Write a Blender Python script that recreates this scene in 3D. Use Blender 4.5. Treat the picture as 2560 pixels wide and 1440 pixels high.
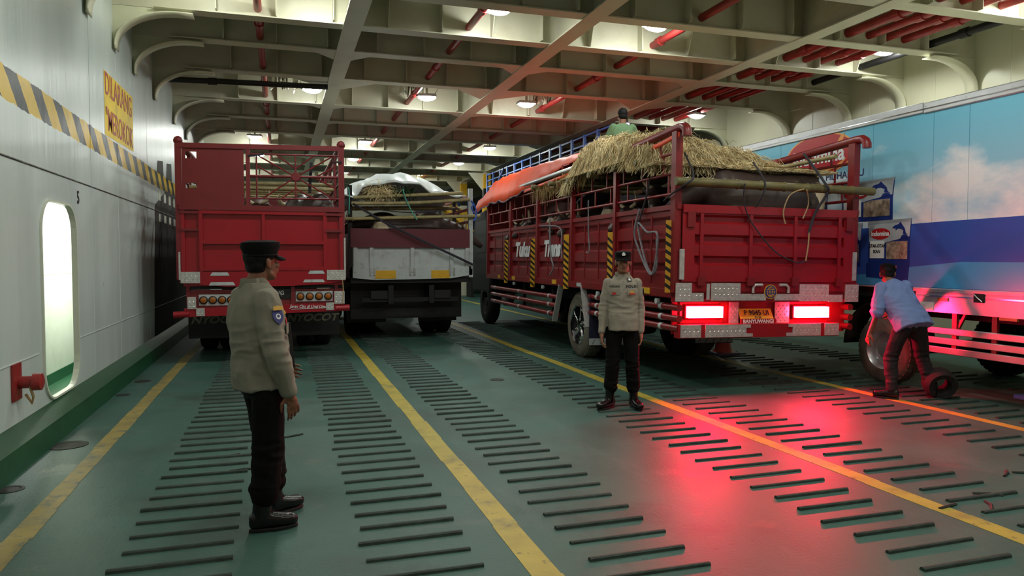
import bpy, bmesh, math, random
from mathutils import Vector, Matrix, Euler, noise
random.seed(7)
PI = math.pi
for o in list(bpy.data.objects): bpy.data.objects.remove(o)
SC = bpy.context.scene
COL = SC.collection
V = Vector

# ------------------------------------------------------------ camera, world, exposure
cd = bpy.data.cameras.new('camera'); cam = bpy.data.objects.new('camera', cd); COL.objects.link(cam)
cd.sensor_width = 36.0; cd.lens = 1820/2560*36; cd.clip_start = .05; cd.clip_end = 200
cam.location = (0, 0, 1.63); cam.rotation_euler = (math.radians(90-2.36), 0, math.radians(-17.66))
SC.camera = cam
w = bpy.data.worlds.new('World'); SC.world = w; w.use_nodes = True
w.node_tree.nodes['Background'].inputs[0].default_value = (.02, .025, .03, 1)
w.node_tree.nodes['Background'].inputs[1].default_value = .3
SC.view_settings.view_transform = 'Standard'; SC.view_settings.look = 'None'
SC.view_settings.exposure = 0.24; SC.view_settings.gamma = 1.0; SC.view_settings.use_curve_mapping = False
LAMP_EMIT = 160.0       # ceiling floodlight lens
TAIL_EMIT = 55.0      # tail lamp lens
def lamp(name, kind, loc, energy, col=(1, 1, 1), size=.3, rot=None):
    l = bpy.data.lights.new(name, kind); l.energy = energy; l.color = col
    if kind == 'POINT': l.shadow_soft_size = size
    if kind == 'AREA': l.size = size
    o = bpy.data.objects.new(name, l); COL.objects.link(o); o.location = loc
    if rot: o.rotation_euler = rot
    return o
for y_, e_ in ((5.4, 74), (1.0, 58)):                      # the same row of deckhead lamps goes on behind the photographer
    for x_ in (0.6, 3.0, 5.4, 9.3):
        lamp('deckhead_lamp', 'POINT', (x_, y_, 5.1), e_*(1.5 if x_ == 5.4 else 1), (.96, 1, .92), .12)
lamp('deckhead_lamp', 'POINT', (9.9, 7.2, 5.0), 70, (.96, 1, .92), .12)
lamp('deckhead_lamp', 'POINT', (-.8, 9.75, 5.25), 26, (.96, 1, .92), .12)
lamp('passage_lamp', 'POINT', (-2.42, 11.2, 2.42), 150, (1, .98, .93), .08)

# ------------------------------------------------------------ materials
def lin(c):
    return tuple((v/255/12.92 if v/255 <= .04045 else ((v/255+.055)/1.055)**2.4) for v in c)
MATS = {}
def mat(name, col, rough=.5, metal=0., var=.15, scale=4., bump=0., bscale=30., dirt=None, dscale=1.5, damt=.5, stretch=None, spec=.5, emit=None, estr=0., trans=0.):
    if name in MATS: return MATS[name]
    m = bpy.data.materials.new(name); m.use_nodes = True; MATS[name] = m
    nt = m.node_tree; N = nt.nodes; L = nt.links; b = N['Principled BSDF']
    c = lin(col)
    b.inputs['Roughness'].default_value = rough; b.inputs['Metallic'].default_value = metal
    b.inputs['Specular IOR Level'].default_value = spec
    if emit:
        b.inputs['Emission Color'].default_value = (*emit, 1); b.inputs['Emission Strength'].default_value = estr
    tc = N.new('ShaderNodeTexCoord'); mp = N.new('ShaderNodeMapping'); L.new(tc.outputs['Object'], mp.inputs[0])
    if stretch: mp.inputs['Scale'].default_value = stretch
    n = N.new('ShaderNodeTexNoise'); n.inputs['Scale'].default_value = scale; n.inputs['Detail'].default_value = 5
    L.new(mp.outputs[0], n.inputs['Vector'])
    r = N.new('ShaderNodeValToRGB'); L.new(n.outputs['Fac'], r.inputs[0])
    r.color_ramp.elements[0].position = .3; r.color_ramp.elements[1].position = .7
    r.color_ramp.elements[0].color = (*[x*(1-var) for x in c], 1); r.color_ramp.elements[1].color = (*[min(1, x*(1+var)) for x in c], 1)
    out = r.outputs[0]
    if dirt:
        n2 = N.new('ShaderNodeTexNoise'); n2.inputs['Scale'].default_value = dscale; n2.inputs['Detail'].default_value = 8; n2.inputs['Roughness'].default_value = .65
        L.new(mp.outputs[0], n2.inputs['Vector'])
        r2 = N.new('ShaderNodeValToRGB'); r2.color_ramp.elements[0].position = .52; r2.color_ramp.elements[1].position = .72
        r2.color_ramp.elements[0].color = (0, 0, 0, 1); r2.color_ramp.elements[1].color = (damt, damt, damt, 1)
        L.new(n2.outputs['Fac'], r2.inputs[0])
        mx = N.new('ShaderNodeMixRGB'); L.new(r2.outputs[0], mx.inputs[0]); L.new(out, mx.inputs[1]); mx.inputs[2].default_value = (*lin(dirt), 1)
        out = mx.outputs[0]
    L.new(out, b.inputs['Base Color'])
    if bump:
        n3 = N.new('ShaderNodeTexNoise'); n3.inputs['Scale'].default_value = bscale; n3.inputs['Detail'].default_value = 3
        L.new(mp.outputs[0], n3.inputs['Vector'])
        bp = N.new('ShaderNodeBump'); bp.inputs['Strength'].default_value = bump; bp.inputs['Distance'].default_value = .02
        L.new(n3.outputs['Fac'], bp.inputs['Height']); L.new(bp.outputs[0], b.inputs['Normal'])
    return m
def emis(name, col, s):
    m = bpy.data.materials.new(name); m.use_nodes = True; nt = m.node_tree
    nt.nodes.remove(nt.nodes['Principled BSDF']); e = nt.nodes.new('ShaderNodeEmission')
    e.inputs[0].default_value = (*col, 1); e.inputs[1].default_value = s
    nt.links.new(e.outputs[0], nt.nodes['Material Output'].inputs[0]); MATS[name] = m; return m

M_deck = mat('deck_green', (60, 94, 86), .5, spec=.35, var=.16, scale=1.1, bump=.10, bscale=45, dirt=(46, 50, 46), dscale=.75, damt=.7)
M_bar = mat('bar_dark', (46, 60, 55), .7, var=.3, scale=20)
M_line = mat('lane_yellow', (178, 160, 62), .5, var=.14, scale=5, dirt=(88, 92, 70), dscale=2.2, damt=.75)
M_lineworn = mat('lane_yellow_worn', (150, 132, 70), .55, var=.2, scale=4, dirt=(92, 104, 92), dscale=1.7, damt=1.)
M_wall2 = mat('wall_cream', (205, 205, 178), .4, var=.05, scale=1., bump=.10, bscale=6, dirt=(150, 135, 100), dscale=1., damt=.25, stretch=(1, 1, .25))
M_beam = mat('beam_cream', (196, 194, 172), .42, var=.06, scale=1.6, bump=.05, bscale=9, dirt=(140, 122, 92), dscale=2., damt=.22)
M_green = mat('base_green', (22, 78, 48), .4, var=.2, scale=3, bump=.08, bscale=14, dirt=(30, 46, 36), dscale=3, damt=.6)
M_white = mat('white_paint', (214, 218, 204), .4, var=.05, scale=2, dirt=(150, 150, 128), dscale=2., damt=.3)
M_redpipe = mat('pipe_red', (150, 42, 40), .38, var=.18, scale=8, dirt=(80, 34, 30), dscale=6, damt=.4)
M_black = mat('black_paint', (18, 18, 19), .5, var=.3, scale=6)
M_rubber = mat('rubber', (20, 19, 19), .85, var=.25, scale=12, dirt=(52, 48, 42), dscale=4, damt=.5)
M_tyre = mat('tyre_dusty', (104, 98, 86), .85, var=.2, scale=9, dirt=(52, 48, 42), dscale=5, damt=.7, bump=.2, bscale=40)
M_red1 = mat('truck_red', (154, 22, 36), .3, var=.08, scale=2.5, bump=.03, bscale=4, dirt=(110, 24, 28), dscale=2.5, damt=.4)
M_red1d = mat('truck_red_dull', (116, 28, 34), .5, var=.12, scale=3, dirt=(90, 34, 30), dscale=3, damt=.4)
M_red3 = mat('truck_maroon', (126, 26, 30), .36, var=.14, scale=3, bump=.04, bscale=8, dirt=(84, 52, 42), dscale=3.2, damt=.5)
M_red3r = mat('tailgate_red', (150, 20, 30), .36, var=.1, scale=3, bump=.03, bscale=8, dirt=(96, 30, 30), dscale=3.5, damt=.4)
M_maroon = mat('maroon_board', (98, 34, 46), .5, var=.14, scale=4, dirt=(60, 40, 40), dscale=4, damt=.5)
M_twhite = mat('truck_white', (186, 194, 196), .45, var=.05, scale=3, dirt=(120, 96, 78), dscale=5, damt=.5)
M_yellow = mat('yellow_paint', (216, 168, 40), .45, var=.12, scale=6)
M_hyel = mat('hazard_yellow', (206, 152, 38), .45, var=.12, scale=8)
M_alu = mat('aluminium', (186, 190, 192), .35, metal=.75, var=.08, scale=5, bump=.05, bscale=20)
M_checker = mat('checker_plate', (196, 194, 192), .36, metal=.35, var=.16, scale=25)
M_steel = mat('chrome', (220, 222, 226), .14, metal=1., var=.05)
M_dark = mat('chassis_dark', (17, 16, 16), .7, var=.3, scale=6)
M_bamboo = mat('bamboo', (160, 148, 104), .5, var=.2, scale=7, dirt=(96, 88, 52), dscale=6, damt=.5)
M_bamboog = mat('bamboo_olive', (104, 96, 56), .5, var=.2, scale=7, dirt=(84, 72, 44), dscale=6, damt=.5)
M_straw = mat('straw', (226, 208, 164), .75, var=.35, scale=9)
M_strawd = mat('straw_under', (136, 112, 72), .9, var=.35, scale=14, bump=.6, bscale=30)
M_leaf = mat('leaf_green', (44, 78, 38), .55, var=.35, scale=14)
M_tarpo = mat('tarp_orange', (240, 82, 34), .5, var=.08, scale=3, bump=.10, bscale=9, dirt=(214, 96, 58), dscale=2.5, damt=.5)
M_tarpw = mat('tarp_white', (212, 222, 222), .4, var=.05, scale=3, bump=.12, bscale=10)
M_strapo = mat('strap_orange', (235, 78, 38), .5, var=.06)
M_rope = mat('rope_grey', (128, 124, 132), .8, var=.2, scale=30)
M_ropeb = mat('rope_dark', (52, 50, 58), .85, var=.2, scale=30)
M_ropeg = mat('rope_teal', (90, 176, 158), .7, var=.1, scale=30)
M_ropebl = mat('rope_blue', (56, 96, 186), .7, var=.15, scale=30)
M_twine = mat('twine', (178, 150, 110), .8, var=.15, scale=30)
M_hide = mat('hide_dark', (58, 44, 40), .42, var=.3, scale=3.5, bump=.1, bscale=60)
M_hideb = mat('hide_brown', (86, 58, 42), .6, var=.25, scale=3.5, bump=.1, bscale=60)
M_rump = mat('hide_white', (206, 190, 160), .65, var=.12, scale=6, dirt=(140, 116, 80), dscale=5, damt=.5)
M_horn = mat('horn', (196, 180, 148), .45, var=.2, scale=12)
M_earin = mat('ear_inner', (150, 108, 84), .6, var=.15, scale=12)
M_skin = mat('skin_brown', (126, 84, 64), .5, var=.08, scale=9, spec=.4)
M_skin2 = mat('skin_tan', (150, 104, 82), .5, var=.08, scale=9, spec=.4)
M_hair = mat('hair_black', (11, 10, 10), .7, var=.3, scale=30, bump=.12, bscale=160, spec=.25)
M_shirt = mat('uniform_shirt', (134, 131, 120), .9, spec=.2, var=.06, scale=5, bump=.10, bscale=220)
M_shirt2 = mat('uniform_shirt_khaki', (150, 142, 130), .9, spec=.2, var=.06, scale=5, bump=.10, bscale=220)
M_trous = mat('uniform_trousers', (10, 8, 8), .9, spec=.2, var=.2, scale=6, bump=.1, bscale=160)
M_boot = mat('boot_leather', (16, 15, 17), .24, var=.2, scale=8, bump=.1, bscale=40)
M_cap = mat('cap_black', (12, 11, 12), .9, spec=.2, var=.2, scale=8, bump=.1, bscale=160)
M_blue = mat('blue_shirt', (116, 138, 190), .85, var=.07, scale=6, bump=.1, bscale=200)
M_grn = mat('green_shirt', (92, 122, 88), .85, var=.07, scale=6, bump=.1, bscale=200)
M_eye = mat('eye_white', (215, 208, 200), .3, var=.02)
M_iris = mat('iris_dark', (22, 14, 10), .2, var=.02)
M_lip = mat('lip', (104, 58, 52), .5, var=.08, scale=20)
M_badge_b = mat('badge_navy', (44, 50, 120), .6, var=.1, scale=20)
M_badge_r = mat('badge_red', (176, 52, 48), .6, var=.1, scale=20)
M_badge_y = mat('badge_gold', (200, 152, 50), .5, var=.1, scale=20)
M_badge_w = mat('badge_white', (226, 226, 226), .6, var=.05, scale=20)
M_textk = mat('print_black', (24, 24, 26), .6, var=.05)
M_textr = mat('print_red', (168, 44, 44), .55, var=.18, scale=7, dirt=(206, 168, 60), dscale=9, damt=.7)
M_textn = mat('print_navy', (34, 42, 92), .5, var=.05)
M_textw = mat('print_white', (226, 230, 232), .5, var=.04)
M_signy = mat('sign_yellow', (238, 204, 28), .5, spec=.15, var=.1, scale=3, dirt=(180, 150, 60), dscale=4, damt=.5)
M_wall_dark = mat('wall_dark', (46, 40, 38), .7, var=.4, scale=2.5, dirt=(22, 19, 18), dscale=1.6, damt=.9, stretch=(1, 1, .35))
M_conered = mat('cone_red', (226, 92, 76), .4, var=.06)
M_conebase = mat('cone_base', (120, 112, 138), .6, var=.1)
M_bluet = mat('blue_truck', (62, 96, 168), .45, var=.12, scale=4)
M_navy = mat('navy_panel', (26, 32, 58), .55, var=.15, scale=4)
M_amber = mat('amber_lens', (158, 92, 28), .25, var=.12, scale=30)
M_lens = mat('red_lens_dark', (96, 10, 16), .2, var=.1)
M_cable = mat('cable_dirty', (96, 82, 64), .8, var=.5, scale=22)
M_lamp = emis('lamp_glow', (.96, 1., .94), LAMP_EMIT)
M_tail = emis('tail_glow', (1., .03, .085), TAIL_EMIT)
M_phone = emis('phone_glow', (.62, .45, 1.), 2.2)
M_sky = mat('print_sky', (120, 180, 205), .28)
M_sea1 = mat('print_sea_deep', (52, 84, 170), .28, var=.05, scale=1)
M_sea2 = mat('print_sea_light', (72, 150, 205), .28, var=.05, scale=1)
M_logo = mat('print_logo_red', (176, 34, 40), .3, var=.03)
M_logoo = mat('print_orange', (232, 160, 84), .35, var=.03)
M_bagsil = mat('print_bag_silver', (170, 178, 186), .3, var=.18, scale=4)
M_bagblu = mat('print_bag_blue', (30, 50, 120), .3, var=.1)
M_food = mat('print_food', (150, 132, 116), .4, var=.6, scale=14, dirt=(70, 52, 44), dscale=10, damt=.9)

def overlay(m, col, scale, p0, p1, amt, stretch=(1, 1, 1), rough=None):
    nt = m.node_tree; N = nt.nodes; L = nt.links; b = N['Principled BSDF']; src = b.inputs['Base Color'].links[0].from_socket
    tc = N.new('ShaderNodeTexCoord'); mp = N.new('ShaderNodeMapping'); mp.inputs['Scale'].default_value = stretch; L.new(tc.outputs['Object'], mp.inputs[0])
    n = N.new('ShaderNodeTexNoise'); n.inputs['Scale'].default_value = scale; n.inputs['Detail'].default_value = 9; n.inputs['Roughness'].default_value = .68; L.new(mp.outputs[0], n.inputs['Vector'])
    r = N.new('ShaderNodeValToRGB'); L.new(n.outputs['Fac'], r.inputs[0]); e = r.color_ramp.elements
    e[0].position = p0; e[1].position = p1; e[0].color = (0, 0, 0, 1); e[1].color = (amt, amt, amt, 1)
    mx = N.new('ShaderNodeMixRGB'); L.new(r.outputs[0], mx.inputs[0]); L.new(src, mx.inputs[1]); mx.inputs[2].default_value = (*lin(col), 1)
    L.new(mx.outputs[0], b.inputs['Base Color'])
    if rough is not None:
        mr = N.new('ShaderNodeMapRange'); L.new(r.outputs[0], mr.inputs[0]); mr.inputs[2].default_value = amt; mr.inputs[3].default_value = b.inputs['Roughness'].default_value; mr.inputs[4].default_value = rough
        L.new(mr.outputs[0], b.inputs['Roughness'])
overlay(M_deck, (98, 112, 106), 2.2, .54, .70, .45, (1, .45, 1), .6)
overlay(M_deck, (36, 40, 38), 11, .62, .70, .6)
overlay(M_deck, (92, 84, 74), 1.3, .58, .74, .5, (.7, 1, 1), .3)
overlay(M_line, (70, 74, 58), 14, .60, .66, .8)
overlay(M_lineworn, (80, 92, 84), 9, .52, .62, .8)
overlay(M_red3, (96, 74, 62), 6, .62, .74, .5, (1, 1, .3))
overlay(M_twhite, (120, 110, 98), 8, .58, .72, .45, (1, 1, .35))
overlay(M_beam, (160, 132, 96), 3.5, .64, .74, .35)
def wall_left_material():
    m = bpy.data.materials.new('wall_grey'); m.use_nodes = True; nt = m.node_tree; N = nt.nodes; L = nt.links; b = N['Principled BSDF']
    tc = N.new('ShaderNodeTexCoord'); sep = N.new('ShaderNodeSeparateXYZ'); L.new(tc.outputs['Object'], sep.inputs[0])
    def mth(op, a, c=None):
        n = N.new('ShaderNodeMath'); n.operation = op
        for i, v in enumerate((a, c)):
            if v is None: continue
            if isinstance(v, (int, float)): n.inputs[i].default_value = v
            else: L.new(v, n.inputs[i])
        return n.outputs[0]
    Y, Z = sep.outputs[1], sep.outputs[2]
    wob = N.new('ShaderNodeTexNoise'); wob.inputs['Scale'].default_value = 7; wob.inputs['Detail'].default_value = 4
    mp = N.new('ShaderNodeMapping'); mp.inputs['Scale'].default_value = (1, 1.2, .22); L.new(tc.outputs['Object'], mp.inputs[0])
    L.new(tc.outputs['Object'], wob.inputs['Vector'])
    wv = mth('MULTIPLY', mth('SUBTRACT', wob.outputs['Fac'], .5), .05)
    u = mth('DIVIDE', mth('SUBTRACT', mth('ADD', mth('ADD', Y, wv), mth('MULTIPLY', mth('SUBTRACT', Z, 3.14), 1.15)), 6.72), .655)
    blk = mth('LESS_THAN', mth('FRACT', mth('ADD', u, 40)), .47)
    zz = mth('ADD', Z, wv)
    band = mth('MULTIPLY', mth('GREATER_THAN', zz, 2.88), mth('LESS_THAN', zz, 3.15))
    n1 = N.new('ShaderNodeTexNoise'); n1.inputs['Scale'].default_value = 1.6; n1.inputs['Detail'].default_value = 7; L.new(mp.outputs[0], n1.inputs['Vector'])
    r1 = N.new('ShaderNodeValToRGB'); L.new(n1.outputs['Fac'], r1.inputs[0])
    r1.color_ramp.elements[0].position = .3; r1.color_ramp.elements[1].position = .62
    r1.color_ramp.elements[0].color = (*lin((186, 198, 196)), 1); r1.color_ramp.elements[1].color = (*lin((204, 214, 212)), 1)
    n2 = N.new('ShaderNodeTexNoise'); n2.inputs['Scale'].default_value = 9; n2.inputs['Detail'].default_value = 8; L.new(tc.outputs['Object'], n2.inputs['Vector'])
    def ramp(src, p0, p1, c0, c1):
        r = N.new('ShaderNodeValToRGB'); L.new(src, r.inputs[0]); e = r.color_ramp.elements
        e[0].position = p0; e[1].position = p1; e[0].color = (*c0, 1); e[1].color = (*c1, 1); return r.outputs[0]
    def mix(f, a, c):
        n = N.new('ShaderNodeMixRGB'); L.new(f, n.inputs[0])
        for i, v in ((1, a), (2, c)):
            if isinstance(v, tuple): n.inputs[i].default_value = (*v, 1)
            else: L.new(v, n.inputs[i])
        return n.outputs[0]
    yel = ramp(n2.outputs['Fac'], .5, .8, lin((216, 180, 36)), lin((190, 164, 62)))
    bk = ramp(n2.outputs['Fac'], .58, .82, lin((24, 28, 30)), lin((70, 78, 78)))
    col = mix(band, r1.outputs[0], mix(blk, yel, bk))
    sc = N.new('ShaderNodeTexNoise'); sc.inputs['Scale'].default_value = 3.2; sc.inputs['Detail'].default_value = 9; sc.inputs['Roughness'].default_value = .7; L.new(tc.outputs['Object'], sc.inputs['Vector'])
    col = mix(ramp(sc.outputs['Fac'], .66, .72, (0, 0, 0), (.55, .55, .55)), col, lin((90, 92, 86)))
    L.new(col, b.inputs['Base Color']); b.inputs['Roughness'].default_value = .34; sp_ = mth('SUBTRACT', .42, mth('MULTIPLY', band, .32)); L.new(sp_, b.inputs['Specular IOR Level'])
    bn = N.new('ShaderNodeTexNoise'); bn.inputs['Scale'].default_value = 5; bn.inputs['Detail'].default_value = 4; L.new(mp.outputs[0], bn.inputs['Vector'])
    bp = N.new('ShaderNodeBump'); bp.inputs['Strength'].default_value = .3; bp.inputs['Distance'].default_value = .03
    L.new(bn.outputs['Fac'], bp.inputs['Height']); L.new(bp.outputs[0], b.inputs['Normal'])
    return m
M_wall = wall_left_material()
def sky_print_material():      # the photographic sky printed on the van's side: pale to blue with printed clouds
    m = M_sky; nt = m.node_tree; N = nt.nodes; L = nt.links; b = N['Principled BSDF']
    tc = N.new('ShaderNodeTexCoord'); sep = N.new('ShaderNodeSeparateXYZ'); L.new(tc.outputs['Object'], sep.inputs[0])
    r = N.new('ShaderNodeValToRGB'); mr = N.new('ShaderNodeMapRange'); L.new(sep.outputs[2], mr.inputs[0])
    mr.inputs[1].default_value = 1.9; mr.inputs[2].default_value = 3.4; L.new(mr.outputs[0], r.inputs[0])
    r.color_ramp.elements[0].color = (*lin((172, 206, 228)), 1); r.color_ramp.elements[1].color = (*lin((98, 184, 214)), 1)
    mp = N.new('ShaderNodeMapping'); mp.inputs['Scale'].default_value = (1, .75, 1.5); L.new(tc.outputs['Object'], mp.inputs[0])
    n = N.new('ShaderNodeTexNoise'); n.inputs['Scale'].default_value = 1.25; n.inputs['Detail'].default_value = 7; n.inputs['Roughness'].default_value = .55; L.new(mp.outputs[0], n.inputs['Vector'])
    mz = N.new('ShaderNodeMapRange'); L.new(sep.outputs[2], mz.inputs[0]); mz.inputs[1].default_value = 3.3; mz.inputs[2].default_value = 2.5; mz.inputs[3].default_value = -.22; mz.inputs[4].default_value = .10
    ad = N.new('ShaderNodeMath'); L.new(n.outputs['Fac'], ad.inputs[0]); L.new(mz.outputs[0], ad.inputs[1])
    cr = N.new('ShaderNodeValToRGB'); cr.color_ramp.elements[0].position = .5; cr.color_ramp.elements[1].position = .66; L.new(ad.outputs[0], cr.inputs[0])
    mx = N.new('ShaderNodeMixRGB'); L.new(cr.outputs[0], mx.inputs[0]); L.new(r.outputs[0], mx.inputs[1]); mx.inputs[2].default_value = (*lin((222, 232, 238)), 1)
    L.new(mx.outputs[0], b.inputs['Base Color'])
sky_print_material()

# ------------------------------------------------------------ mesh helpers
class MB:
    def __init__(s): s.v = []; s.f = []
    def add(s, vs, fs):
        n = len(s.v); s.v += [tuple(v) for v in vs]; s.f += [tuple(i+n for i in f) for f in fs]; return s
    def box(s, x0, x1, y0, y1, z0, z1, M=None):
        vs = [V((x, y, z)) for z in (z0, z1) for y in (y0, y1) for x in (x0, x1)]
        if M: vs = [M @ v for v in vs]
        return s.add(vs, [(0, 2, 3, 1), (4, 5, 7, 6), (0, 1, 5, 4), (2, 6, 7, 3), (0, 4, 6, 2), (1, 3, 7, 5)])
    def bar(s, p0, p1, w, h, up=(0, 0, 1)):
        p0, p1 = V(p0), V(p1); d = (p1-p0).normalized(); u = V(up)
        if abs(d.dot(u)) > .98: u = V((0, 1, 0))
        x = d.cross(u).normalized()*w/2; y = x.cross(d).normalized()*h/2
        vs = [p+a*x+b*y for p in (p0, p1) for a, b in ((-1, -1), (1, -1), (1, 1), (-1, 1))]
        return s.add(vs, [(0, 1, 2, 3), (7, 6, 5, 4), (0, 4, 5, 1), (1, 5, 6, 2), (2, 6, 7, 3), (3, 7, 4, 0)])
    def tube(s, pts, r, n=10, cap=True):
        pts = [V(p) for p in pts]; rs = r if isinstance(r, (list, tuple)) else [r]*len(pts)
        rings = []; prev = None
        for i, p in enumerate(pts):
            d = (pts[min(i+1, len(pts)-1)]-pts[max(i-1, 0)]).normalized()
            if prev is None:
                a = d.orthogonal().normalized()
            else:
                a = (prev - d*prev.dot(d)).normalized()
            prev = a; c = d.cross(a)
            rings.append([p+(a*math.cos(2*PI*k/n)+c*math.sin(2*PI*k/n))*rs[i] for k in range(n)])
        vs = [v for r_ in rings for v in r_]; fs = []
        for i in range(len(rings)-1):
            for k in range(n):
                fs.append((i*n+k, i*n+(k+1) % n, (i+1)*n+(k+1) % n, (i+1)*n+k))
        if cap: fs += [tuple(range(n-1, -1, -1)), tuple(range((len(rings)-1)*n, len(rings)*n))]
        return s.add(vs, fs)
    def prism(s, poly, vec):
        p = [V(q) for q in poly]; n = len(p); v = V(vec)
        return s.add(p+[q+v for q in p], [tuple(range(n-1, -1, -1)), tuple(range(n, 2*n))]+[(i, (i+1) % n, n+(i+1) % n, n+i) for i in range(n)])
    def lathe(s, prof, n=24, c=(0, 0, 0), axis='z', M=None, cap=3):
        vs = []
        for (r, h) in prof:
            for k in range(n):
                a = 2*PI*k/n; p = (r*math.cos(a), r*math.sin(a), h)
                if axis == 'x': p = (h, r*math.cos(a), r*math.sin(a))
                if axis == 'y': p = (r*math.sin(a), h, r*math.cos(a))
                vs.append(V(p)+V(c) if not M else M @ V(p))
        fs = [(i*n+k, i*n+(k+1) % n, (i+1)*n+(k+1) % n, (i+1)*n+k) for i in range(len(prof)-1) for k in range(n)]
        if cap & 1: fs.append(tuple(range(n-1, -1, -1)))
        if cap & 2: fs.append(tuple(range((len(prof)-1)*n, len(prof)*n)))
        return s.add(vs, fs)
    def grid(s, fn, nu, nv):
        vs = [fn(i/nu, j/nv) for j in range(nv+1) for i in range(nu+1)]
        return s.add(vs, [(j*(nu+1)+i, j*(nu+1)+i+1, (j+1)*(nu+1)+i+1, (j+1)*(nu+1)+i) for j in range(nv) for i in range(nu)])
    def mesh(s, name, m):
        me = bpy.data.meshes.new(name); me.from_pydata(s.v, [], s.f)
        bm = bmesh.new(); bm.from_mesh(me); bmesh.ops.recalc_face_normals(bm, faces=bm.faces); bm.to_mesh(me); bm.free()
        me.materials.append(m); return me
    def build(s, name, m, parent=None, smooth=False, loc=None, rot=None):
        me = s.mesh(name, m)
        if smooth:
            for p in me.polygons: p.use_smooth = True
            me.set_sharp_from_angle(angle=math.radians(50))
        o = bpy.data.objects.new(name, me); COL.objects.link(o)
        if parent: o.parent = parent
        if loc: o.location = loc
        if rot: o.rotation_euler = rot
        return o
def solidify(o, t):
    md = o.modifiers.new('solid', 'SOLIDIFY'); md.thickness = t; md.offset = 0; return o
def bevel(o, wdt=.008, seg=2):
    md = o.modifiers.new('bevel', 'BEVEL'); md.width = wdt; md.segments = seg; md.limit_method = 'ANGLE'; return o
def link(name, me, parent=None, loc=None, rot=None):
    o = bpy.data.objects.new(name, me); COL.objects.link(o)
    if parent: o.parent = parent
    if loc is not None: o.location = loc
    if rot is not None: o.rotation_euler = rot
    return o
def tag(o, label=None, cat=None, group=None, kind=None):
    if label: o['label'] = label
    if cat: o['category'] = cat
    if group: o['group'] = group
    if kind: o['kind'] = kind
    return o
def thing(name, label, cat, loc=(0, 0, 0), rot=(0, 0, 0), group=None):
    o = bpy.data.objects.new(name, None); COL.objects.link(o); o.location = loc; o.rotation_euler = rot
    o.empty_display_size = .2
    return tag(o, label, cat, group)
def copy_tree(o, parent=None):
    c = o.copy(); COL.objects.link(c)
    if parent: c.parent = parent
    for ch in o.children: copy_tree(ch, c)
    return c
def text(name, body, size, m, parent, loc, rot, bold=0., shear=0., ext=.002, sx=1., sp=1.):
    cu = bpy.data.curves.new(name, 'FONT'); cu.body = body; cu.size = size; cu.extrude = ext; cu.offset = bold; cu.shear = shear
    cu.align_x = 'CENTER'; cu.align_y = 'CENTER'; cu.space_character = sp; cu.resolution_u = 4
    tmp = bpy.data.objects.new('tmp', cu); COL.objects.link(tmp)
    dg = bpy.context.evaluated_depsgraph_get(); dg.update()
    me = bpy.data.meshes.new_from_object(tmp.evaluated_get(dg)); bpy.data.objects.remove(tmp)
    me.name = name; me.materials.clear(); me.materials.append(m)
    o = link(name, me, parent, loc, rot); o.scale = (sx, 1, 1); return o
R90 = PI/2
FACE_REAR = (R90, 0, 0)            # text that faces -Y
FACE_LEFT = (R90, 0, -R90)         # text that faces -X
FACE_RIGHT = (R90, 0, R90)         # text that faces +X
def ellipse_pts(cx, cy, rx, ry, n=40): return [(cx+rx*math.cos(2*PI*k/n), cy+ry*math.sin(2*PI*k/n)) for k in range(n)]
# ============================================================ THE SETTING
XL, XR, Y0, Y1, ZC = -2.05, 11.05, -6.0, 36.0, 5.75
ZF = 4.95
floor = tag(MB().box(XL-.9, XR+.05, Y0, Y1, -.2, 0).build('floor', M_deck), 'worn green steel car deck with welded anti-slip bars', kind='structure')
# yellow lane lines
def lane(x, y0, y1, wd, m):
    mb = MB(); n = 40
    for i in range(n):
        a, b = y0+(y1-y0)*i/n, y0+(y1-y0)*(i+1)/n
        j = [random.uniform(-.008, .008) for _ in range(2)]
        mb.box(x-wd/2+j[0], x+wd/2+j[1], a, b, -.002, .0025)
    return mb.build('lane_line', m, floor)
lane(-1.47, 0.5, 22, .14, M_lineworn); lane(1.29, .5, 30, .15, M_line); lane(4.08, .5, 30, .14, M_line); lane(6.72, .5, 30, .13, M_line)
# anti-slip bars
bars = []
for x0, x1 in ((-.86, -.26), (.41, 1.03), (1.55, 2.17), (3.17, 3.78), (4.26, 4.84), (5.82, 6.38), (6.95, 7.5), (8.6, 9.2)):
    ph = random.uniform(0, .24)
    for k in range(66):
        y = 2.35+ph+k*.24
        if y < 18: bars.append((math.hypot((x0+x1)/2, y), x0, x1, y))
bars.sort()
def bar_mesh(L):
    mb = MB(); h = .019; wd = .019
    prof = [(-wd, -.003), (-wd*.75, h*.7), (-wd*.3, h), (wd*.3, h), (wd*.75, h*.7), (wd, -.003)]
    mb.prism([(-L/2, y, z) for y, z in prof], (L, 0, 0)); return mb
bm_shared = bar_mesh(.60).mesh('anti_slip_bar', M_bar)
restmb = MB(); cnt = 0
for d, x0, x1, y in bars:
    # skip bars no one can see (outside the picture, in front of the lens)
    xx = (x0+x1)/2; c = (xx*math.sin(math.radians(17.66))+y*math.cos(math.radians(17.66)))
    s = xx*math.cos(math.radians(17.66))-y*math.sin(math.radians(17.66))
    if c < .3 or abs(s/c) > .76: continue
    if cnt < 298:
        o = link('anti_slip_bar', bm_shared, floor, (xx+random.uniform(-.015, .015), y+random.uniform(-.006, .006), 0), (0, 0, random.uniform(-.012, .012)))
        o.scale = (1+random.uniform(-.05, .04), random.uniform(.8, 1.15), random.uniform(.8, 1.15)); cnt += 1
    else:
        restmb.prism([(x0, y+a, b) for a, b in ((-.016, -.003), (-.008, .015), (.008, .015), (.016, -.003))], (x1-x0, 0, 0))
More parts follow.
